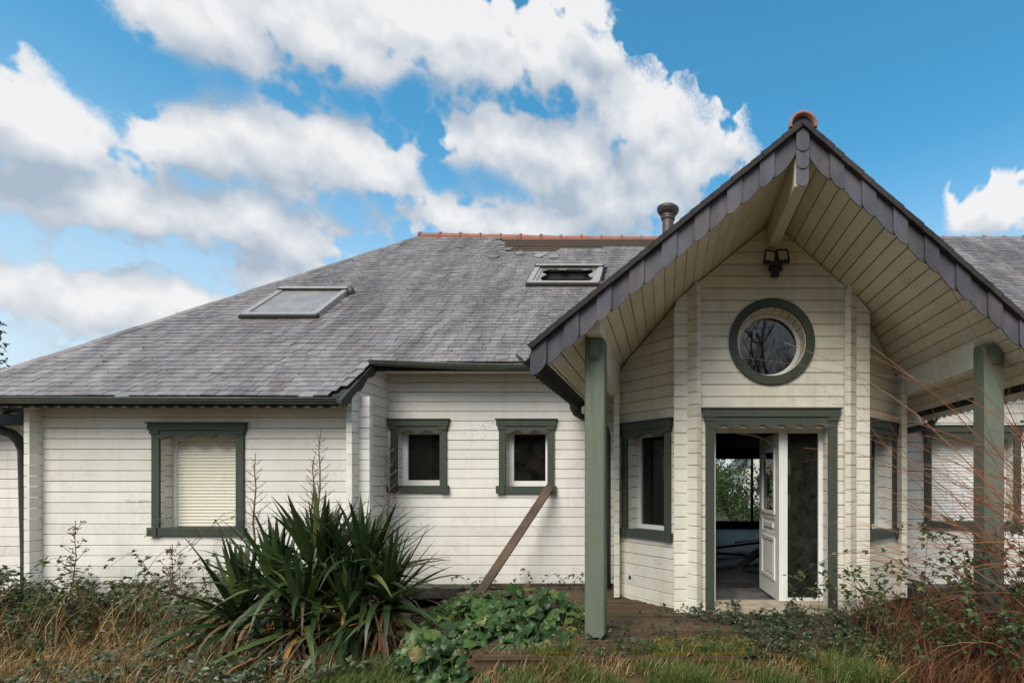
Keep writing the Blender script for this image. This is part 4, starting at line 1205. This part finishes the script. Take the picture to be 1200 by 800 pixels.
def bramble(label, spots, leafL, mat, step=0.06, group=None, r=0.004, name='bramble', cat='bramble', spread=0.07, side_up=0.6, minz=None):
    b0 = Vector(spots[0][0])
    th = thing(name, label, cat, tuple(b0), group)
    lm = MB()
    for (p0, azm, L, h, droop) in spots:
        pts = cane(p0, azm, L, h, droop)
        if minz is not None:
            for p in pts: p.z = max(p.z, minz)
        m_ = MB(); m_.tube(pts, [r*(1-0.65*i/len(pts)) for i in range(len(pts))], 5); m_.build('cane', M['cane'], th, True)
        dist = random.uniform(0, step)
        for i in range(1, len(pts)):
            seg = pts[i]-pts[i-1]; ll = seg.length
            while dist < ll:
                p = pts[i-1]+seg*(dist/ll)
                out = rv(); out.z = abs(out.z)*0.4; out = (out + seg.normalized()*0.5).normalized()
                up = Vector((random.gauss(0,0.35), -0.35+random.gauss(0,0.3), 1))
                if i > 1:
                    q0 = p + out*random.uniform(0.01, spread)
                    if leafL > 0.03: trifoliate(lm, q0, out, up, leafL*random.uniform(0.65, 1.15))
                    else: leaflet(lm, q0, out, up, leafL*random.uniform(.8,1.5), leafL*random.uniform(.7,1.1))
                dist += step*random.uniform(0.6, 1.4)
            dist -= ll
    lm.build('leaves', M[mat], th, kind='stuff')
    return th
def blades(name, label, cat, n, area, hgt, mat, wid=0.004, lean=0.6, zoff=0.0, zf=gz, clump=None, bend=0.5):
    m_ = MB()
    for k in range(n):
        x, y = area()
        hh = random.uniform(*hgt); a_ = random.uniform(0, 2*pi); ln = abs(random.gauss(0, lean))
        b_ = Vector((x, y, zf(x, y)+zoff)); d = Vector((cos(a_), sin(a_), 0))
        up = (Vector((0,0,1)) + d*ln).normalized(); mid = b_ + up*hh*0.55
        tip = mid + (up + d*bend*random.uniform(0.2,1.6) - Vector((0,0,bend*0.4*random.random()))).normalized()*hh*0.5
        s = Vector((-sin(a_+0.6), cos(a_+0.6), 0))*wid*random.uniform(0.7,1.3)
        m_.add([b_-s, b_+s, mid+s*0.8, mid-s*0.8, tip], [(0,1,2,3),(3,2,4)])
    o = m_.build(name, M[mat]); o['label'] = label; o['category'] = cat; o['kind'] = 'stuff'
    return o

# ------------------------------------------------------------------ yucca
yb = Vector((-3.56, 5.25, gz(-3.56, 5.25)))
yuc = thing('yucca_plant', 'large dark green yucca with spiky sword leaves in front of the white wall', 'yucca', tuple(yb))
def yleaf_mesh(L, w, bendd, k):
    m_ = MB(); n_ = 7
    p = Vector((0,0,0)); an_ = 0.0
    for i in range(n_+1):
        s = i/n_
        ww = w*(0.62+1.1*s-1.72*s*s)*(1 if s < 0.97 else 0) if i < n_ else 0.0005
        ww = max(ww, 0.0006)
        m_.v += [tuple(p+Vector((-ww, 0, ww*0.28))), tuple(p), tuple(p+Vector((ww, 0, ww*0.28)))]
        an_ = bendd*s*s
        p = p + Vector((0, cos(an_), -sin(an_)))*L/n_
    for i in range(n_):
        a_ = i*3
        m_.f += [(a_, a_+1, a_+4, a_+3), (a_+1, a_+2, a_+5, a_+4)]
    return m_
Lm = [yleaf_mesh(1.0, 0.038, b_, k).mesh('leaf', M['yucca'], True) for k, b_ in enumerate((0.12, 0.35, 0.7, 1.2, 2.0, 0.02))]
Dm = [yleaf_mesh(1.0, 0.026, b_, k).mesh('leaf', M['deadyucca'], True) for k, b_ in enumerate((1.6, 2.2, 1.2))]
heads = [((-0.05,0.0,0.58), 80, 1.22), ((-0.42,-0.05,0.42), 66, 1.15), ((0.36,0.08,0.58), 80, 1.2), ((0.05,-0.35,0.25), 62, 1.05), ((-0.15,0.30,0.60), 50, 1.2), ((0.66,-0.05,0.36), 66, 1.05), ((-0.74,-0.1,0.20), 62, 1.18), ((0.45,-0.30,0.22), 56, 0.95)]
nleaf = 0; inner = MB()
mb = MB()
for (hp, nl, sc) in heads:
    hp = (hp[0]*1.05, hp[1], hp[2]+0.14); sc *= 1.08
    c_ = yb + Vector(hp)
    mb.tube([yb+Vector((hp[0]*0.5, hp[1]*0.5, -0.05)), yb+Vector((hp[0]*0.85, hp[1]*0.85, hp[2]*0.6)), c_], [0.06, 0.055, 0.04], 8)
    for k in range(nl):
        f_ = (k+0.5)/nl
        elv = R(84 - 100*f_**1.1 + random.gauss(0, 7)); azm = k*2.39996 + random.gauss(0, 0.25)
        L = sc*random.uniform(0.58, 0.80)*(0.9 if f_ < 0.1 else 1)
        me = random.choice(Lm[:3] + [Lm[5]] if f_ < 0.55 else Lm[1:5])
        m3 = Matrix.Rotation(azm, 4, 'Z') @ Matrix.Rotation(elv, 4, 'X') @ Matrix.Rotation(random.gauss(0,0.25), 4, 'Y')
        loc = Vector(hp) + Vector((0,0,0.10*(1-f_)-0.06))
        mt = Matrix.Translation(loc) @ m3 @ Matrix.Diagonal((sc*random.uniform(0.75,1.1), L, sc, 1))
        toward = (m3 @ Vector((0,1,0))).y
        if nleaf < 290 and (toward < 0.25):
            o = link('leaf', me, yuc); o.matrix_parent_inverse = Matrix(); o.matrix_local = mt; nleaf += 1
        else:
            inner.add([yb + mt @ v.co for v in me.vertices], [tuple(p.vertices) for p in me.polygons])
for k in range(130):
    hp = random.choice([heads[0], heads[2], heads[3], heads[5], heads[1]])[0]
    o = link('dead_leaf', random.choice(Dm), yuc); o.matrix_parent_inverse = Matrix()
    azm = random.uniform(pi*0.55, pi*1.45)
    o.matrix_local = Matrix.Translation(Vector(hp)+Vector((random.gauss(0, 0.06), -0.10+random.gauss(0, 0.06), random.uniform(-0.1, 0.14)))) @ Matrix.Rotation(azm, 4, 'Z') @ Matrix.Rotation(R(random.uniform(-45, 10)), 4, 'X') @ Matrix.Diagonal((random.uniform(0.5,1.0), random.uniform(0.4,0.8), 1, 1))
mb.build('stem', M['bark'], yuc, True)
inner.build('rear_leaves', M['yucca'], yuc, True, kind='stuff')
# dried flower stalks
for (x, y, zt, zb) in ((-4.25, 5.2, 1.78, 0.35), (-3.72, 5.3, 1.76, 0.6), (-3.55, 5.15, 2.03, 0.35), (-2.98, 5.4, 1.92, 0.5)):
    m_ = MB(); pts_ = [Vector((x, y, zb)).lerp(Vector((x+0.03, y, zt)), i/8) + Vector((0.012*sin(i*2.1+x), 0, 0)) for i in range(9)]
    m_.tube(pts_, [0.014-0.0014*i for i in range(9)], 6)
    n_ = 26
    for k in range(n_):
        f_ = 0.38+0.58*k/n_; p_ = pts_[0].lerp(pts_[-1], f_); a_ = k*2.4; L = 0.20*(1-f_)*1.5+0.045
        q_ = p_ + Vector((cos(a_)*L*0.75, sin(a_)*L*0.75, L*0.65)); m2 = p_.lerp(q_, 0.5)+Vector((0,0,-0.01))
        m_.tube([p_, m2, q_], [0.0035, 0.0028, 0.0018], 4)
        m_.tube([m2, m2+Vector((cos(a_+1)*0.03, sin(a_+1)*0.03, 0.03))], 0.0018, 4)
    m_.build('flower_stalk', M['stalk'], yuc)

# ------------------------------------------------------------------ broad-leaved clump by the deck
bb = Vector((-1.66, 4.90, -0.31))
berg = thing('broadleaf_clump', 'low clump of glossy rounded green leaves at the edge of the deck', 'plant', tuple(bb))
def bleaf(k):
    """heart-shaped leaf, cupped, with wavy and slightly torn margin"""
    m_ = MB(); nr, ns = 5, 20; rs = random.Random(k)
    ph, ph2 = rs.uniform(0, 6), rs.uniform(0, 6); asp = rs.uniform(0.8, 1.05); cup = rs.uniform(-0.05, 0.35); dr = rs.uniform(0.1, 0.8)
    torn = [1 - (rs.uniform(0.15, 0.4) if rs.random() < 0.1 else rs.uniform(0, 0.06)) for _ in range(ns)]
    m_.v.append((0, 0.5, 0.0))
    for i in range(1, nr+1):
        for j in range(ns):
            a_ = 2*pi*j/ns; rr = i/nr
            R_ = 0.62*(1 + 0.16*max(0, sin(a_))**6 - 0.42*max(0, -sin(a_))**6)*(torn[j] if i == nr else 1)
            x = asp*R_*rr*cos(a_); y = 0.5 + R_*rr*sin(a_)
            z = cup*abs(x)*0.9 + 0.09*rr**2*sin(4*a_+ph) + 0.05*rr**3*sin(7*a_+ph2) - dr*max(0, y-0.5)**2 - 0.03*(1-min(1, abs(x)*14)) - 0.015*abs(sin(y*14 - abs(x)*9))*rr
            m_.v.append((x, y, z))
    for j in range(ns): m_.f.append((0, 1+j, 1+(j+1) % ns))
    for i in range(nr-1):
        for j in range(ns):
            a_ = 1+i*ns; m_.f.append((a_+j, a_+ns+j, a_+ns+(j+1) % ns, a_+(j+1) % ns))
    return m_.mesh('leaf', M['bergenia'], True)
BL = [bleaf(k) for k in range(12)]
mb = MB()
under = MB()
for k in range(560):
    while True:
        x, y = random.uniform(-0.95, 0.85), random.uniform(-0.80, 0.95)
        rr2 = (x/0.88)**2 + ((y-0.05)/0.88)**2
        if rr2 < 1 and x < 0.55 + 0.5*y + 0.3: break
    zs = 0.24 + (y-0.55)*0.24 + 0.06*sin(x*5+1)*cos(y*6) - 0.10*rr2**2 - bb.z
    low = k >= 290
    z = zs - (random.uniform(0.0, 0.06) if not low else random.uniform(0.07, 0.17))
    s_ = random.choice((0.06, 0.08, 0.10, 0.12, 0.14))*random.uniform(0.85, 1.15)
    me = random.choice(BL)
    mt = Matrix.Translation((x, y, z)) @ Matrix.Rotation(R(random.gauss(24, 15)), 4, 'X') @ Matrix.Rotation(R(random.gauss(0, 18)), 4, 'Y') @ Matrix.Rotation(random.uniform(0, 2*pi), 4, 'Z') @ Matrix.Diagonal((s_, s_*random.uniform(.9,1.25), s_*random.uniform(0.6, 1.6), 1))
    if not low:
        o = link('leaf', me, berg); o.matrix_parent_inverse = Matrix(); o.matrix_local = mt
        p_ = mt @ Vector((0, 0.05, 0)); mb.tube([bb+Vector((x*0.9, y*0.95, max(0.0, z-0.35))), bb+Vector((x*0.95, y*0.97, z-0.12)), bb+p_], 0.004, 5)
    else:
        under.add([bb + mt @ v.co for v in me.vertices], [tuple(p.vertices) for p in me.polygons])
under.build('under_leaves', M['bergenia'], berg, True, kind='stuff')
mb.build('leaf_stalks', M['grass'], berg, kind='stuff')

# ------------------------------------------------------------------ brambles, left
g_l = 'brambles overgrowing the left of the garden'
def spot(x, y, az_deg, L, h, droop=0.3): return ((x, y, gz(x, y)), R(az_deg), L, h, droop)
th_l = ['dense dark green bramble thicket round the downpipe at the wall corner', 'leafy bramble thicket below the tall dead weed', 'thinning bramble thicket edge beside pale straw by the left wall']
for k in range(7):
    if k % 3: continue
    x, y = -8.3 + 0.33*k, random.uniform(5.6, 6.15)
    bramble(th_l[k//3], [spot(x+random.uniform(-.55,.55), y+random.uniform(-.2,.2), random.uniform(0,360), random.uniform(0.5,1.0), random.uniform(0.55,1.02)*(1-0.05*k), random.uniform(0.2,0.5)) for _ in range(34)], 0.055, 'bramblegreen', 0.04, g_l)
th_w = ['sparse round-leaved bramble canes left of the shuttered window', 'sparse bramble canes with round leaves right under the shuttered window', 'bramble canes between the shuttered window and the yucca']
for k in (0, 2, 4):
    x = -6.5+0.42*k
    bramble(th_w[k//2], [spot(x+random.uniform(-.2,.2), 6.05+random.uniform(-.2,.2), random.choice((10,30,170,150,60))+random.uniform(-20,20), random.uniform(0.6,1.1), random.uniform(0.55,1.05), random.uniform(0.1,0.4)) for _ in range(7)], 0.055, 'bramblegreen', 0.075, 'brambles under the left window')
th_f = ['trailing grey green bramble on straw below the thicket', 'low trailing bramble on rust coloured litter', 'wide low bramble with bluish leaves on bare litter', 'low bramble at the front left foot of the yucca', 'grey green bramble spilling from under the yucca towards the grass', 'thin bramble between yucca and bright green grass', 'few-leaved bramble in the dry grass behind the front litter', 'bramble among tall straw stalks before the thicket', 'small bramble in litter below the shuttered window', 'bramble under the dead hanging yucca leaves', 'low bramble beside the bright green grass patch']
for kf, (x, y, n_) in enumerate(((-5.6,4.45,6), (-5.0,4.25,5), (-4.35,4.35,7), (-3.7,4.35,7), (-3.15,4.55,6), (-2.95,4.75,3), (-4.6,4.9,2), (-6.3,5.0,4), (-5.5,5.3,3), (-4.0,4.6,5), (-3.1,4.3,4))):
    bramble(th_f[kf], [spot(x+random.uniform(-.35,.35), y+random.uniform(-.2,.2), random.uniform(0,360), random.uniform(0.5,1.0), random.uniform(0.06,0.26), 0.35) for _ in range(n_)], 0.056, 'bramble', 0.05, 'trailing brambles in the foreground litter')
bramble('long bare bramble canes with few leaves looping across the sill of the left window', [((-6.05, 6.22, 0.55), R(15), 0.95, 0.45, 0.0), ((-5.9, 6.25, 0.6), R(35), 0.5, 0.35, -0.2), ((-6.4, 6.2, 0.8), R(-10), 0.6, 0.25, 0.2)], 0.04, 'bramble', 0.16)
# dead weed standing in front of the left wall
for lab, (x, y, zt) in (('tall dead branching weed with curled seed heads by left wall', (-7.05, 6.0, 1.02)), ('thin dry weed stem rising beside the left shuttered window', (-5.8, 5.9, 0.75))):
    wd_ = thing('dead_weed', lab, 'weed', (x, y, gz(x, y)))
    m_ = MB(); hm = MB(); b_ = Vector((x, y, gz(x, y))); tp = Vector((x+0.05, y, zt))
    pts_ = [b_.lerp(tp, i/6)+Vector((0.015*sin(i*2), 0, 0)) for i in range(7)]; m_.tube(pts_, [0.008-0.0008*i for i in range(7)], 5)
    for k in range(9):
        f_ = 0.45+0.06*k; p_ = b_.lerp(tp, f_); a_ = k*2.5; L = 0.22*(1.25-f_)
        q_ = p_+Vector((cos(a_)*L, sin(a_)*L*0.6, L*0.9)); m_.tube([p_, p_.lerp(q_, .5)+Vector((0,0,-0.02)), q_], 0.003, 4)
        for _ in range(5): leaflet(hm, q_+rv()*0.02, rv(), rv(), 0.03, 0.018, 0.5, 0.5)
        for _ in range(2): leaflet(hm, p_+rv()*0.01, rv(), rv(), 0.05, 0.02, 0.5, 0.6)
    m_.build('stem', M['stalk'], wd_); hm.build('seed_heads', M['litter'], wd_, kind='stuff')

# ------------------------------------------------------------------ grass and litter
def area(x0, x1, y0, y1): return lambda: (random.uniform(x0, x1), random.uniform(y0, y1))
blades('dry_grass', 'matted dry straw and rust coloured grass left of the yucca', 'grass', 9000, area(-9.5, -2.9, 3.95, 6.35), (0.06, 0.26), 'straw', 0.0045, 1.3)
blades('tall_dry_grass', 'tall pale straw stalks in front of the bramble thicket at left', 'grass', 650, area(-9.0, -5.6, 5.0, 6.1), (0.25, 0.75), 'straw', 0.004, 0.5)
def lawn():
    if random.random() < 0.45: return (random.gauss(-2.45, 0.30), random.gauss(4.42, 0.2))
    while True:
        x, y = random.uniform(-1.3, 2.0), random.uniform(3.85, 4.42)
        if sin(x*4.7+1)+sin(x*9.1+y*8)+random.uniform(-1, 1) > 0: return (x, y)
blades('green_grass', 'short bright green grass in front of the deck', 'grass', 17000, lawn, (0.04, 0.17), 'grass', 0.003, 0.9)
blades('mixed_grass', 'green grass blades growing through the dry litter at left', 'grass', 4200, area(-8.5, -2.4, 3.95, 6.0), (0.05, 0.2), 'grass', 0.0035, 1.0)
blades('dry_grass_edge', 'dry yellow grass mixed along the front edge of the deck', 'grass', 2200, lambda: (random.uniform(-1.6, 2.6), random.uniform(4.05, 4.38)), (0.05, 0.20), 'straw', 0.003, 1.2)
blades('rusty_undergrowth', 'rust brown dry undergrowth below the red twig shrub', 'undergrowth', 11000, lambda: (random.uniform(2.0, 5.4)+random.gauss(0,.15), random.uniform(3.7, 5.7)), (0.10, 0.55), 'rust', 0.0038, 0.8, zf=lambda x, y: -0.10 if y > 4.35 else gz(x, y))
m_ = MB()
for k in range(2600):
    x, y = (random.uniform(-9, 4.8), random.uniform(3.8, 6.3))
    if x > -2.6 and y > 4.3: zz = 0.012; 
    else: zz = gz(x, y)+random.uniform(0.01, 0.06)
    if x > -2.6 and (random.random() < 0.75): continue
    if -0.7 < x < 3.2 and y > 5.2: continue
    leaflet(m_, Vector((x, y, zz)), Vector((random.gauss(0,1), random.gauss(0,1), 0.15)), Vector((random.gauss(0,.4), random.gauss(0,.4), 1)), random.uniform(0.03, 0.075), random.uniform(0.02, 0.05), 0.3, 0.3)
o = m_.build('leaf_litter', M['litter']); o['label'] = 'scattered brown fallen leaves on the ground and deck'; o['category'] = 'leaves'; o['kind'] = 'stuff'
# moss cushions along the front edge of the deck
m_ = MB()
for k in range(24000):
    f_ = random.random()
    x = random.uniform(-1.6, 1.4); y = 4.325 + abs(random.gauss(0, 0.10))
    if random.random() < 0.12: x, y = random.uniform(-0.9, 0.9), random.gauss(4.65, 0.15)
    if (sin(x*5.1)+sin(x*2.3+1)+sin(x*11)*0.5) < -0.3: continue
    hh = random.uniform(0.008, 0.028); a_ = random.uniform(0, 2*pi)
    b_ = Vector((x, y, -0.002)); s = Vector((cos(a_), sin(a_), 0))*0.008
    m_.add([b_-s, b_+s, b_+Vector((random.gauss(0,.008), random.gauss(0,.008), hh))], [(0,1,2)])
o = m_.build('moss', M['moss']); o['label'] = 'yellow green moss along the front edge of the deck'; o['category'] = 'moss'; o['kind'] = 'stuff'

# ------------------------------------------------------------------ ivy on the deck
for lab, sp in (('ivy runners creeping over the deck below the open door', [(0.45, 5.35), (0.8, 5.5), (1.1, 5.3), (1.35, 5.45), (0.9, 5.15), (1.25, 5.1)]),
                ('ivy and bramble tangle on the deck right of the doorway', [(1.7, 5.2), (2.0, 5.35), (2.3, 5.1), (1.6, 4.9), (2.2, 4.75), (1.85, 4.6), (2.5, 5.4), (1.3, 4.7), (1.5, 4.45), (1.1, 4.5)]),
                ('small ivy sprigs rooted along the foot of the white wall', [(-2.3, 7.0), (-1.8, 7.02), (-1.35, 7.0), (-1.0, 7.0), (-2.6, 6.9), (-0.75, 6.75)])):
    spots = []
    for (x, y) in sp:
        for _ in range(5 if 'foot' not in lab else 2): spots.append(((x, y, 0.012), random.uniform(0, 2*pi) if 'foot' not in lab else random.choice((0, pi))+random.uniform(-.1,.1), random.uniform(0.25, 0.55), random.uniform(0.03, 0.14) if 'foot' not in lab else random.uniform(0.04, 0.3), 0.35))
    bramble(lab, spots, 0.042, 'ivy', 0.035 if 'foot' not in lab else 0.055, name='ivy', cat='ivy', r=0.0025, spread=0.04, minz=0.012)
bramble('scattered weeds rooted in the gaps of the mossy deck boards', [((random.uniform(-1.0, 1.2), random.choice((4.47, 4.6, 4.75, 4.9, 5.05, 5.2)), 0.005), random.uniform(0, 2*pi), random.uniform(0.08, 0.25), random.uniform(0.03, 0.12), 0.3) for _ in range(34)], 0.034, 'ivy', 0.03, name='weeds', cat='weeds', r=0.002, spread=0.03, minz=0.008)
bramble('ivy and bramble trailing over the front edge of the deck', [((random.uniform(-0.8, 2.2), random.uniform(4.3, 4.45), 0.01), R(random.choice((180, 0))+random.uniform(-35, 35)), random.uniform(0.2, 0.5), random.uniform(0.02, 0.12), 0.4) for _ in range(26)], 0.042, 'bramblegreen', 0.04, name='ivy', cat='ivy', r=0.0025, spread=0.05, minz=0.0)
bramble('ivy sprig climbing the foot of the bay corner', [((0.32, 5.60, 0.01), R(-150), 0.22, 0.12, 0.2), ((0.3, 5.58, 0.01), R(-60), 0.22, 0.10, 0.2), ((0.1, 5.55, 0.01), R(200), 0.2, 0.1, 0.2), ((1.42, 5.6, 0.05), R(80), 0.15, 0.22, 0), ((1.45, 5.6, 0.05), R(20), 0.2, 0.16, 0)], 0.038, 'ivy', 0.035, name='ivy', cat='ivy', r=0.0025, spread=0.03)

# ------------------------------------------------------------------ brambles and red twigs, right
for k in range(6):
    x, y = 2.3+0.36*k, random.uniform(4.2, 4.9)
    bramble(('leafy bramble on the deck between doorway and right post', 'bramble arching before the right angled bay window', 'leafy bramble left of the right porch post foot', 'bramble wrapped round the foot of the right porch post', 'bramble under the right shuttered window among red twigs', 'leafy bramble right of the right porch post')[k], [((x+random.uniform(-.25,.25), y, -0.1), R(random.uniform(60, 300) if random.random() < .7 else random.uniform(0,360)), random.uniform(0.6,1.5), random.uniform(0.35,1.25), random.uniform(0.0,0.35)) for _ in range(12)], 0.052, 'bramblegreen', 0.07, 'brambles by the right porch post')
bramble('long dark bramble cane arching towards the doorway from the right', [((2.9, 4.5, -0.05), R(178), 1.75, 1.0, 0.12), ((2.95, 4.45, 0.0), R(165), 1.3, 0.75, 0.1), ((2.2, 4.3, -0.2), R(60), 0.5, 0.9, -0.2), ((3.4, 4.3, 0.2), R(25), 1.2, 1.1, -0.3), ((2.75, 4.2, -0.2), R(48), 1.5, 1.35, -0.3)], 0.05, 'bramblegreen', 0.12)
rt = thing('red_twig_shrub', 'leafless shrub with long arching orange red twigs in front of right post', 'shrub', (3.6, 3.9, -0.31))
def stem(p0, azm, L, rise, curve, r=0.0042):
    m_ = MB(); pts_ = []; p_ = Vector(p0); el_ = rise; a_ = azm
    n_ = 14
    for i in range(n_+1):
        pts_.append(p_.copy()); p_ = p_ + Vector((cos(a_)*cos(el_), sin(a_)*cos(el_), sin(el_)))*L/n_
        el_ -= curve/n_*(0.4+1.2*i/n_); a_ += random.gauss(0, 0.03)
        pts_[-1] += rv()*0.011
    m_.tube(pts_, [r*(1-0.8*i/n_)+0.0008 for i in range(n_+1)], 5)
    for k in range(random.randint(3, 6)):
        i = random.randint(5, n_-2); b_ = pts_[i]; t_ = (pts_[i+1]-pts_[i]).normalized()
        d = (t_ + rv()*0.55 + Vector((0,0,0.2))).normalized(); l2 = L*random.uniform(0.12, 0.32)
        m_.tube([b_, b_+d*l2*0.5, b_+d*l2+Vector((0,0,-0.05*l2))], [r*0.45, r*0.3, 0.0006], 4)
    m_.build('twig', M['redtwig'], rt)
for k in range(46):
    stem((random.uniform(3.0, 4.4), random.uniform(3.7, 4.5), random.uniform(-0.3, 0.2)), R(random.uniform(120, 215)), random.uniform(1.4, 2.7), R(random.uniform(35, 75)), R(random.uniform(30, 85)))
for k in range(9):
    stem((random.uniform(3.3, 4.0), random.uniform(3.7, 4.3), random.uniform(0.9, 1.6)), R(random.uniform(165, 195)), random.uniform(1.0, 2.2), R(random.uniform(-5, 25)), R(random.uniform(-5, 30)), 0.0045)
for k in range(20):
    stem((random.uniform(3.1, 4.3), random.uniform(3.8, 4.4), random.uniform(-0.3, 0.3)), R(random.uniform(140, 205)), random.uniform(2.3, 3.5), R(random.uniform(58, 80)), R(random.uniform(35, 85)), 0.0045)
for k in range(60):
    stem((random.uniform(2.4, 4.6), random.uniform(3.7, 4.9), -0.28), R(random.uniform(0, 360)), random.uniform(0.5, 1.1), R(random.uniform(45, 85)), R(random.uniform(10, 60)), 0.0033)

# ------------------------------------------------------------------ trees
def grow(m_, p, d, L, r, lvl, tips, rs, maxl=4, kink=0.25):
    n_ = 5; pts_ = [p.copy()]
    for i in range(n_):
        d = (d + Vector((rs.gauss(0,1), rs.gauss(0,1), rs.gauss(0,1)))*kink*0.35 + Vector((0,0,0.06))).normalized()
        p = p + d*L/n_; pts_.append(p.copy())
    m_.tube(pts_, [r*(1-0.45*i/n_) for i in range(n_+1)], 6 if lvl < 2 else 4, cap=False)
    if lvl >= maxl: tips.append((p, d)); return
    for k in range(rs.randint(3, 4)):
        i = rs.randint(2, n_); b_ = pts_[i]
        s = Vector((rs.gauss(0,1), rs.gauss(0,1), rs.gauss(0,0.6)+0.25)).normalized()
        grow(m_, b_, (d*0.7+s*0.75).normalized(), L*rs.uniform(0.55, 0.75), r*0.5, lvl+1, tips, rs, maxl, kink)
def bare_tree(label, x, y, h, seed, maxl=5, group=None, leafy=0):
    t = thing('bare_tree', label, 'tree', (x, y, -0.31), group)
    rs = random.Random(seed); m_ = MB(); tips = []
    grow(m_, Vector((x, y, -0.35)), Vector((0,0,1)), h*0.38, h*0.022, 0, tips, rs, maxl)
    m_.build('trunk', M['bark'], t, True)
    c = MB()
    for p_, d in tips:
        for _ in range(leafy): leaflet(c, p_+Vector((rs.gauss(0,.08), rs.gauss(0,.08), rs.gauss(0,.08))), rv(), rv(), 0.07, 0.04)
        c.tube([p_, p_+d*0.25, p_+d*0.5+rv()*0.12], [0.006, 0.004, 0.002], 3, cap=False)
        c.tube([p_, p_+(d+rv()*0.7)*0.35], [0.005, 0.002], 3, cap=False)
    c.build('crown', M['bark'], t, kind='stuff')
    return t
# garden trees behind the viewer, mirrored in the round window
for k, (x, y, h) in enumerate(((-2.5, -15.0, 15), (4.5, -18.0, 17), (9.5, -14.0, 14), (1.2, -22.0, 18))):
    bare_tree(('bare garden tree mirrored in the round window left of the tallest', 'tall bare tree mirrored in the round window right of the tallest', 'shortest bare tree at the far right of the lawn facing the house', 'tallest bare tree at the back of the lawn facing the house')[k], x, y, h, 40+k, 5, 'bare trees facing the house')
hd = thing('hedge', 'added unseen dark hedge behind the camera that darkens the window reflections', 'hedge', (2.0, -13.0, -0.31))  # unseen hedge, added to darken reflections in the panes and dim horizon light
m_ = MB(); rs = random.Random(9)
for k in range(9000):
    x = rs.uniform(-24, 28); tz = 5.2+0.6*sin(x*0.7)+0.5*sin(x*1.9)
    f_ = rs.random(); z = -0.3+tz*f_**0.8
    leaflet(m_, Vector((x, -13.0+rs.gauss(0.3, 0.35), z)), rv(), Vector((0,1,0.5))+rv()*0.8, rs.uniform(0.25, 0.5), 0.22)
m_.build('foliage', M['ivy'], hd, kind='stuff')
m_ = MB(); m_.box(-24, 28, -13.6, -13.0, -0.4, 4.2); m_.build('inner_growth', M['bark'], hd)
# sapling whose tip shows over the far eave
sp_ = thing('sapling', 'thin leafy sapling tip rising behind the left hip of the roof', 'tree', (-17.9, 13.4, -0.31))
m_ = MB(); m_.tube([(-17.9,13.4,-0.35),(-17.88,13.4,2.5),(-17.8,13.4,4.6),(-17.72,13.4,5.75)], [0.05,0.035,0.018,0.005], 6)
c = MB()
for k in range(34):
    z = 3.2+2.5*k/34; p_ = Vector((-17.78, 13.4, z)); a_ = k*2.4; L = 0.28*(6.2-z)/3+0.08
    q_ = p_+Vector((cos(a_)*L, sin(a_)*L, L*0.8)); m_.tube([p_, q_], [0.006, 0.002], 4)
    for _ in range(9): leaflet(c, p_.lerp(q_, random.random())+rv()*0.03, rv(), rv(), 0.09, 0.05)
m_.build('trunk', M['bark'], sp_); c.build('crown', M['ivy'], sp_, kind='stuff')
# garden behind the house, seen through the open door
def bush(label, cx, cy, rx, rz_, seed, n=2600, mat='bush', name='bush'):
    t = thing(name, label, 'bush', (cx, cy, -0.31)); rs = random.Random(seed); m_ = MB(); s = MB()
    for k in range(7):
        a_ = rs.uniform(0, 2*pi); s.tube([(cx, cy, -0.35), (cx+cos(a_)*rx*0.3, cy+sin(a_)*rx*0.3, rz_*0.5), (cx+cos(a_)*rx*0.7, cy+sin(a_)*rx*0.7, rz_*1.1)], [0.04, 0.025, 0.008], 5)
    cl = [(Vector((rs.uniform(-.75,.75)*rx, rs.uniform(-.7,.7)*rx, rs.uniform(0.15, 1.45)*rz_)), rs.uniform(0.25, 0.42)*rx) for _ in range(22)]
    for k in range(n):
        c_, r_ = rs.choice(cl); d = Vector((rs.gauss(0,1), rs.gauss(0,1), rs.gauss(0,1))).normalized()*r_*rs.uniform(0.55, 1.05)
        leaflet(m_, Vector((cx, cy, -0.2))+c_+d, rv(), d+rv()*0.6, rs.uniform(0.10, 0.17), 0.07)
    s.build('stem', M['bark'], t); m_.build('foliage', M[mat], t, kind='stuff')
bush('round green garden bush seen through the patio window', 2.75, 20.5, 1.7, 1.25, 3)
bush('tall dark conifer-like shrub behind the round bush', 3.6, 27.0, 1.3, 1.9, 4, 2000, 'ivy')
bush('brownish hedge behind the patio window bush', 1.4, 25.0, 1.4, 1.5, 5, 1800, 'rust')
nh = thing('neighbour_house', 'pale neighbouring house gable glimpsed through the patio window', 'house', (7.2, 33.0, -0.31))
mb = MB(); mb.prism([(5.0,33,-0.35),(9.6,33,-0.35),(9.6,33,2.4),(7.3,33,4.9),(5.0,33,2.4)], [(5.0,40,-0.35),(9.6,40,-0.35),(9.6,40,2.4),(7.3,40,4.9),(5.0,40,2.4)]); mb.build('wall', M['render'], nh)
for s_ in (-1, 1):
    mb = MB(); xe = 7.3+s_*2.6; mb.prism([(7.3,32.7,5.0),(xe,32.7,2.17),(xe,32.7,2.32),(7.3,32.7,5.15)], [(7.3,40.3,5.0),(xe,40.3,2.17),(xe,40.3,2.32),(7.3,40.3,5.15)]); mb.build('roof', M['slate'], nh)
for xw in (6.0, 7.9):
    mb = MB(); mb.box(xw, xw+0.8, 32.96, 32.995, 0.6, 1.8); mb.build('window', M['black'], nh)

# helper keys are not part of the description
for o in bpy.data.objects:
    if 'base_loc' in o: del o['base_loc']
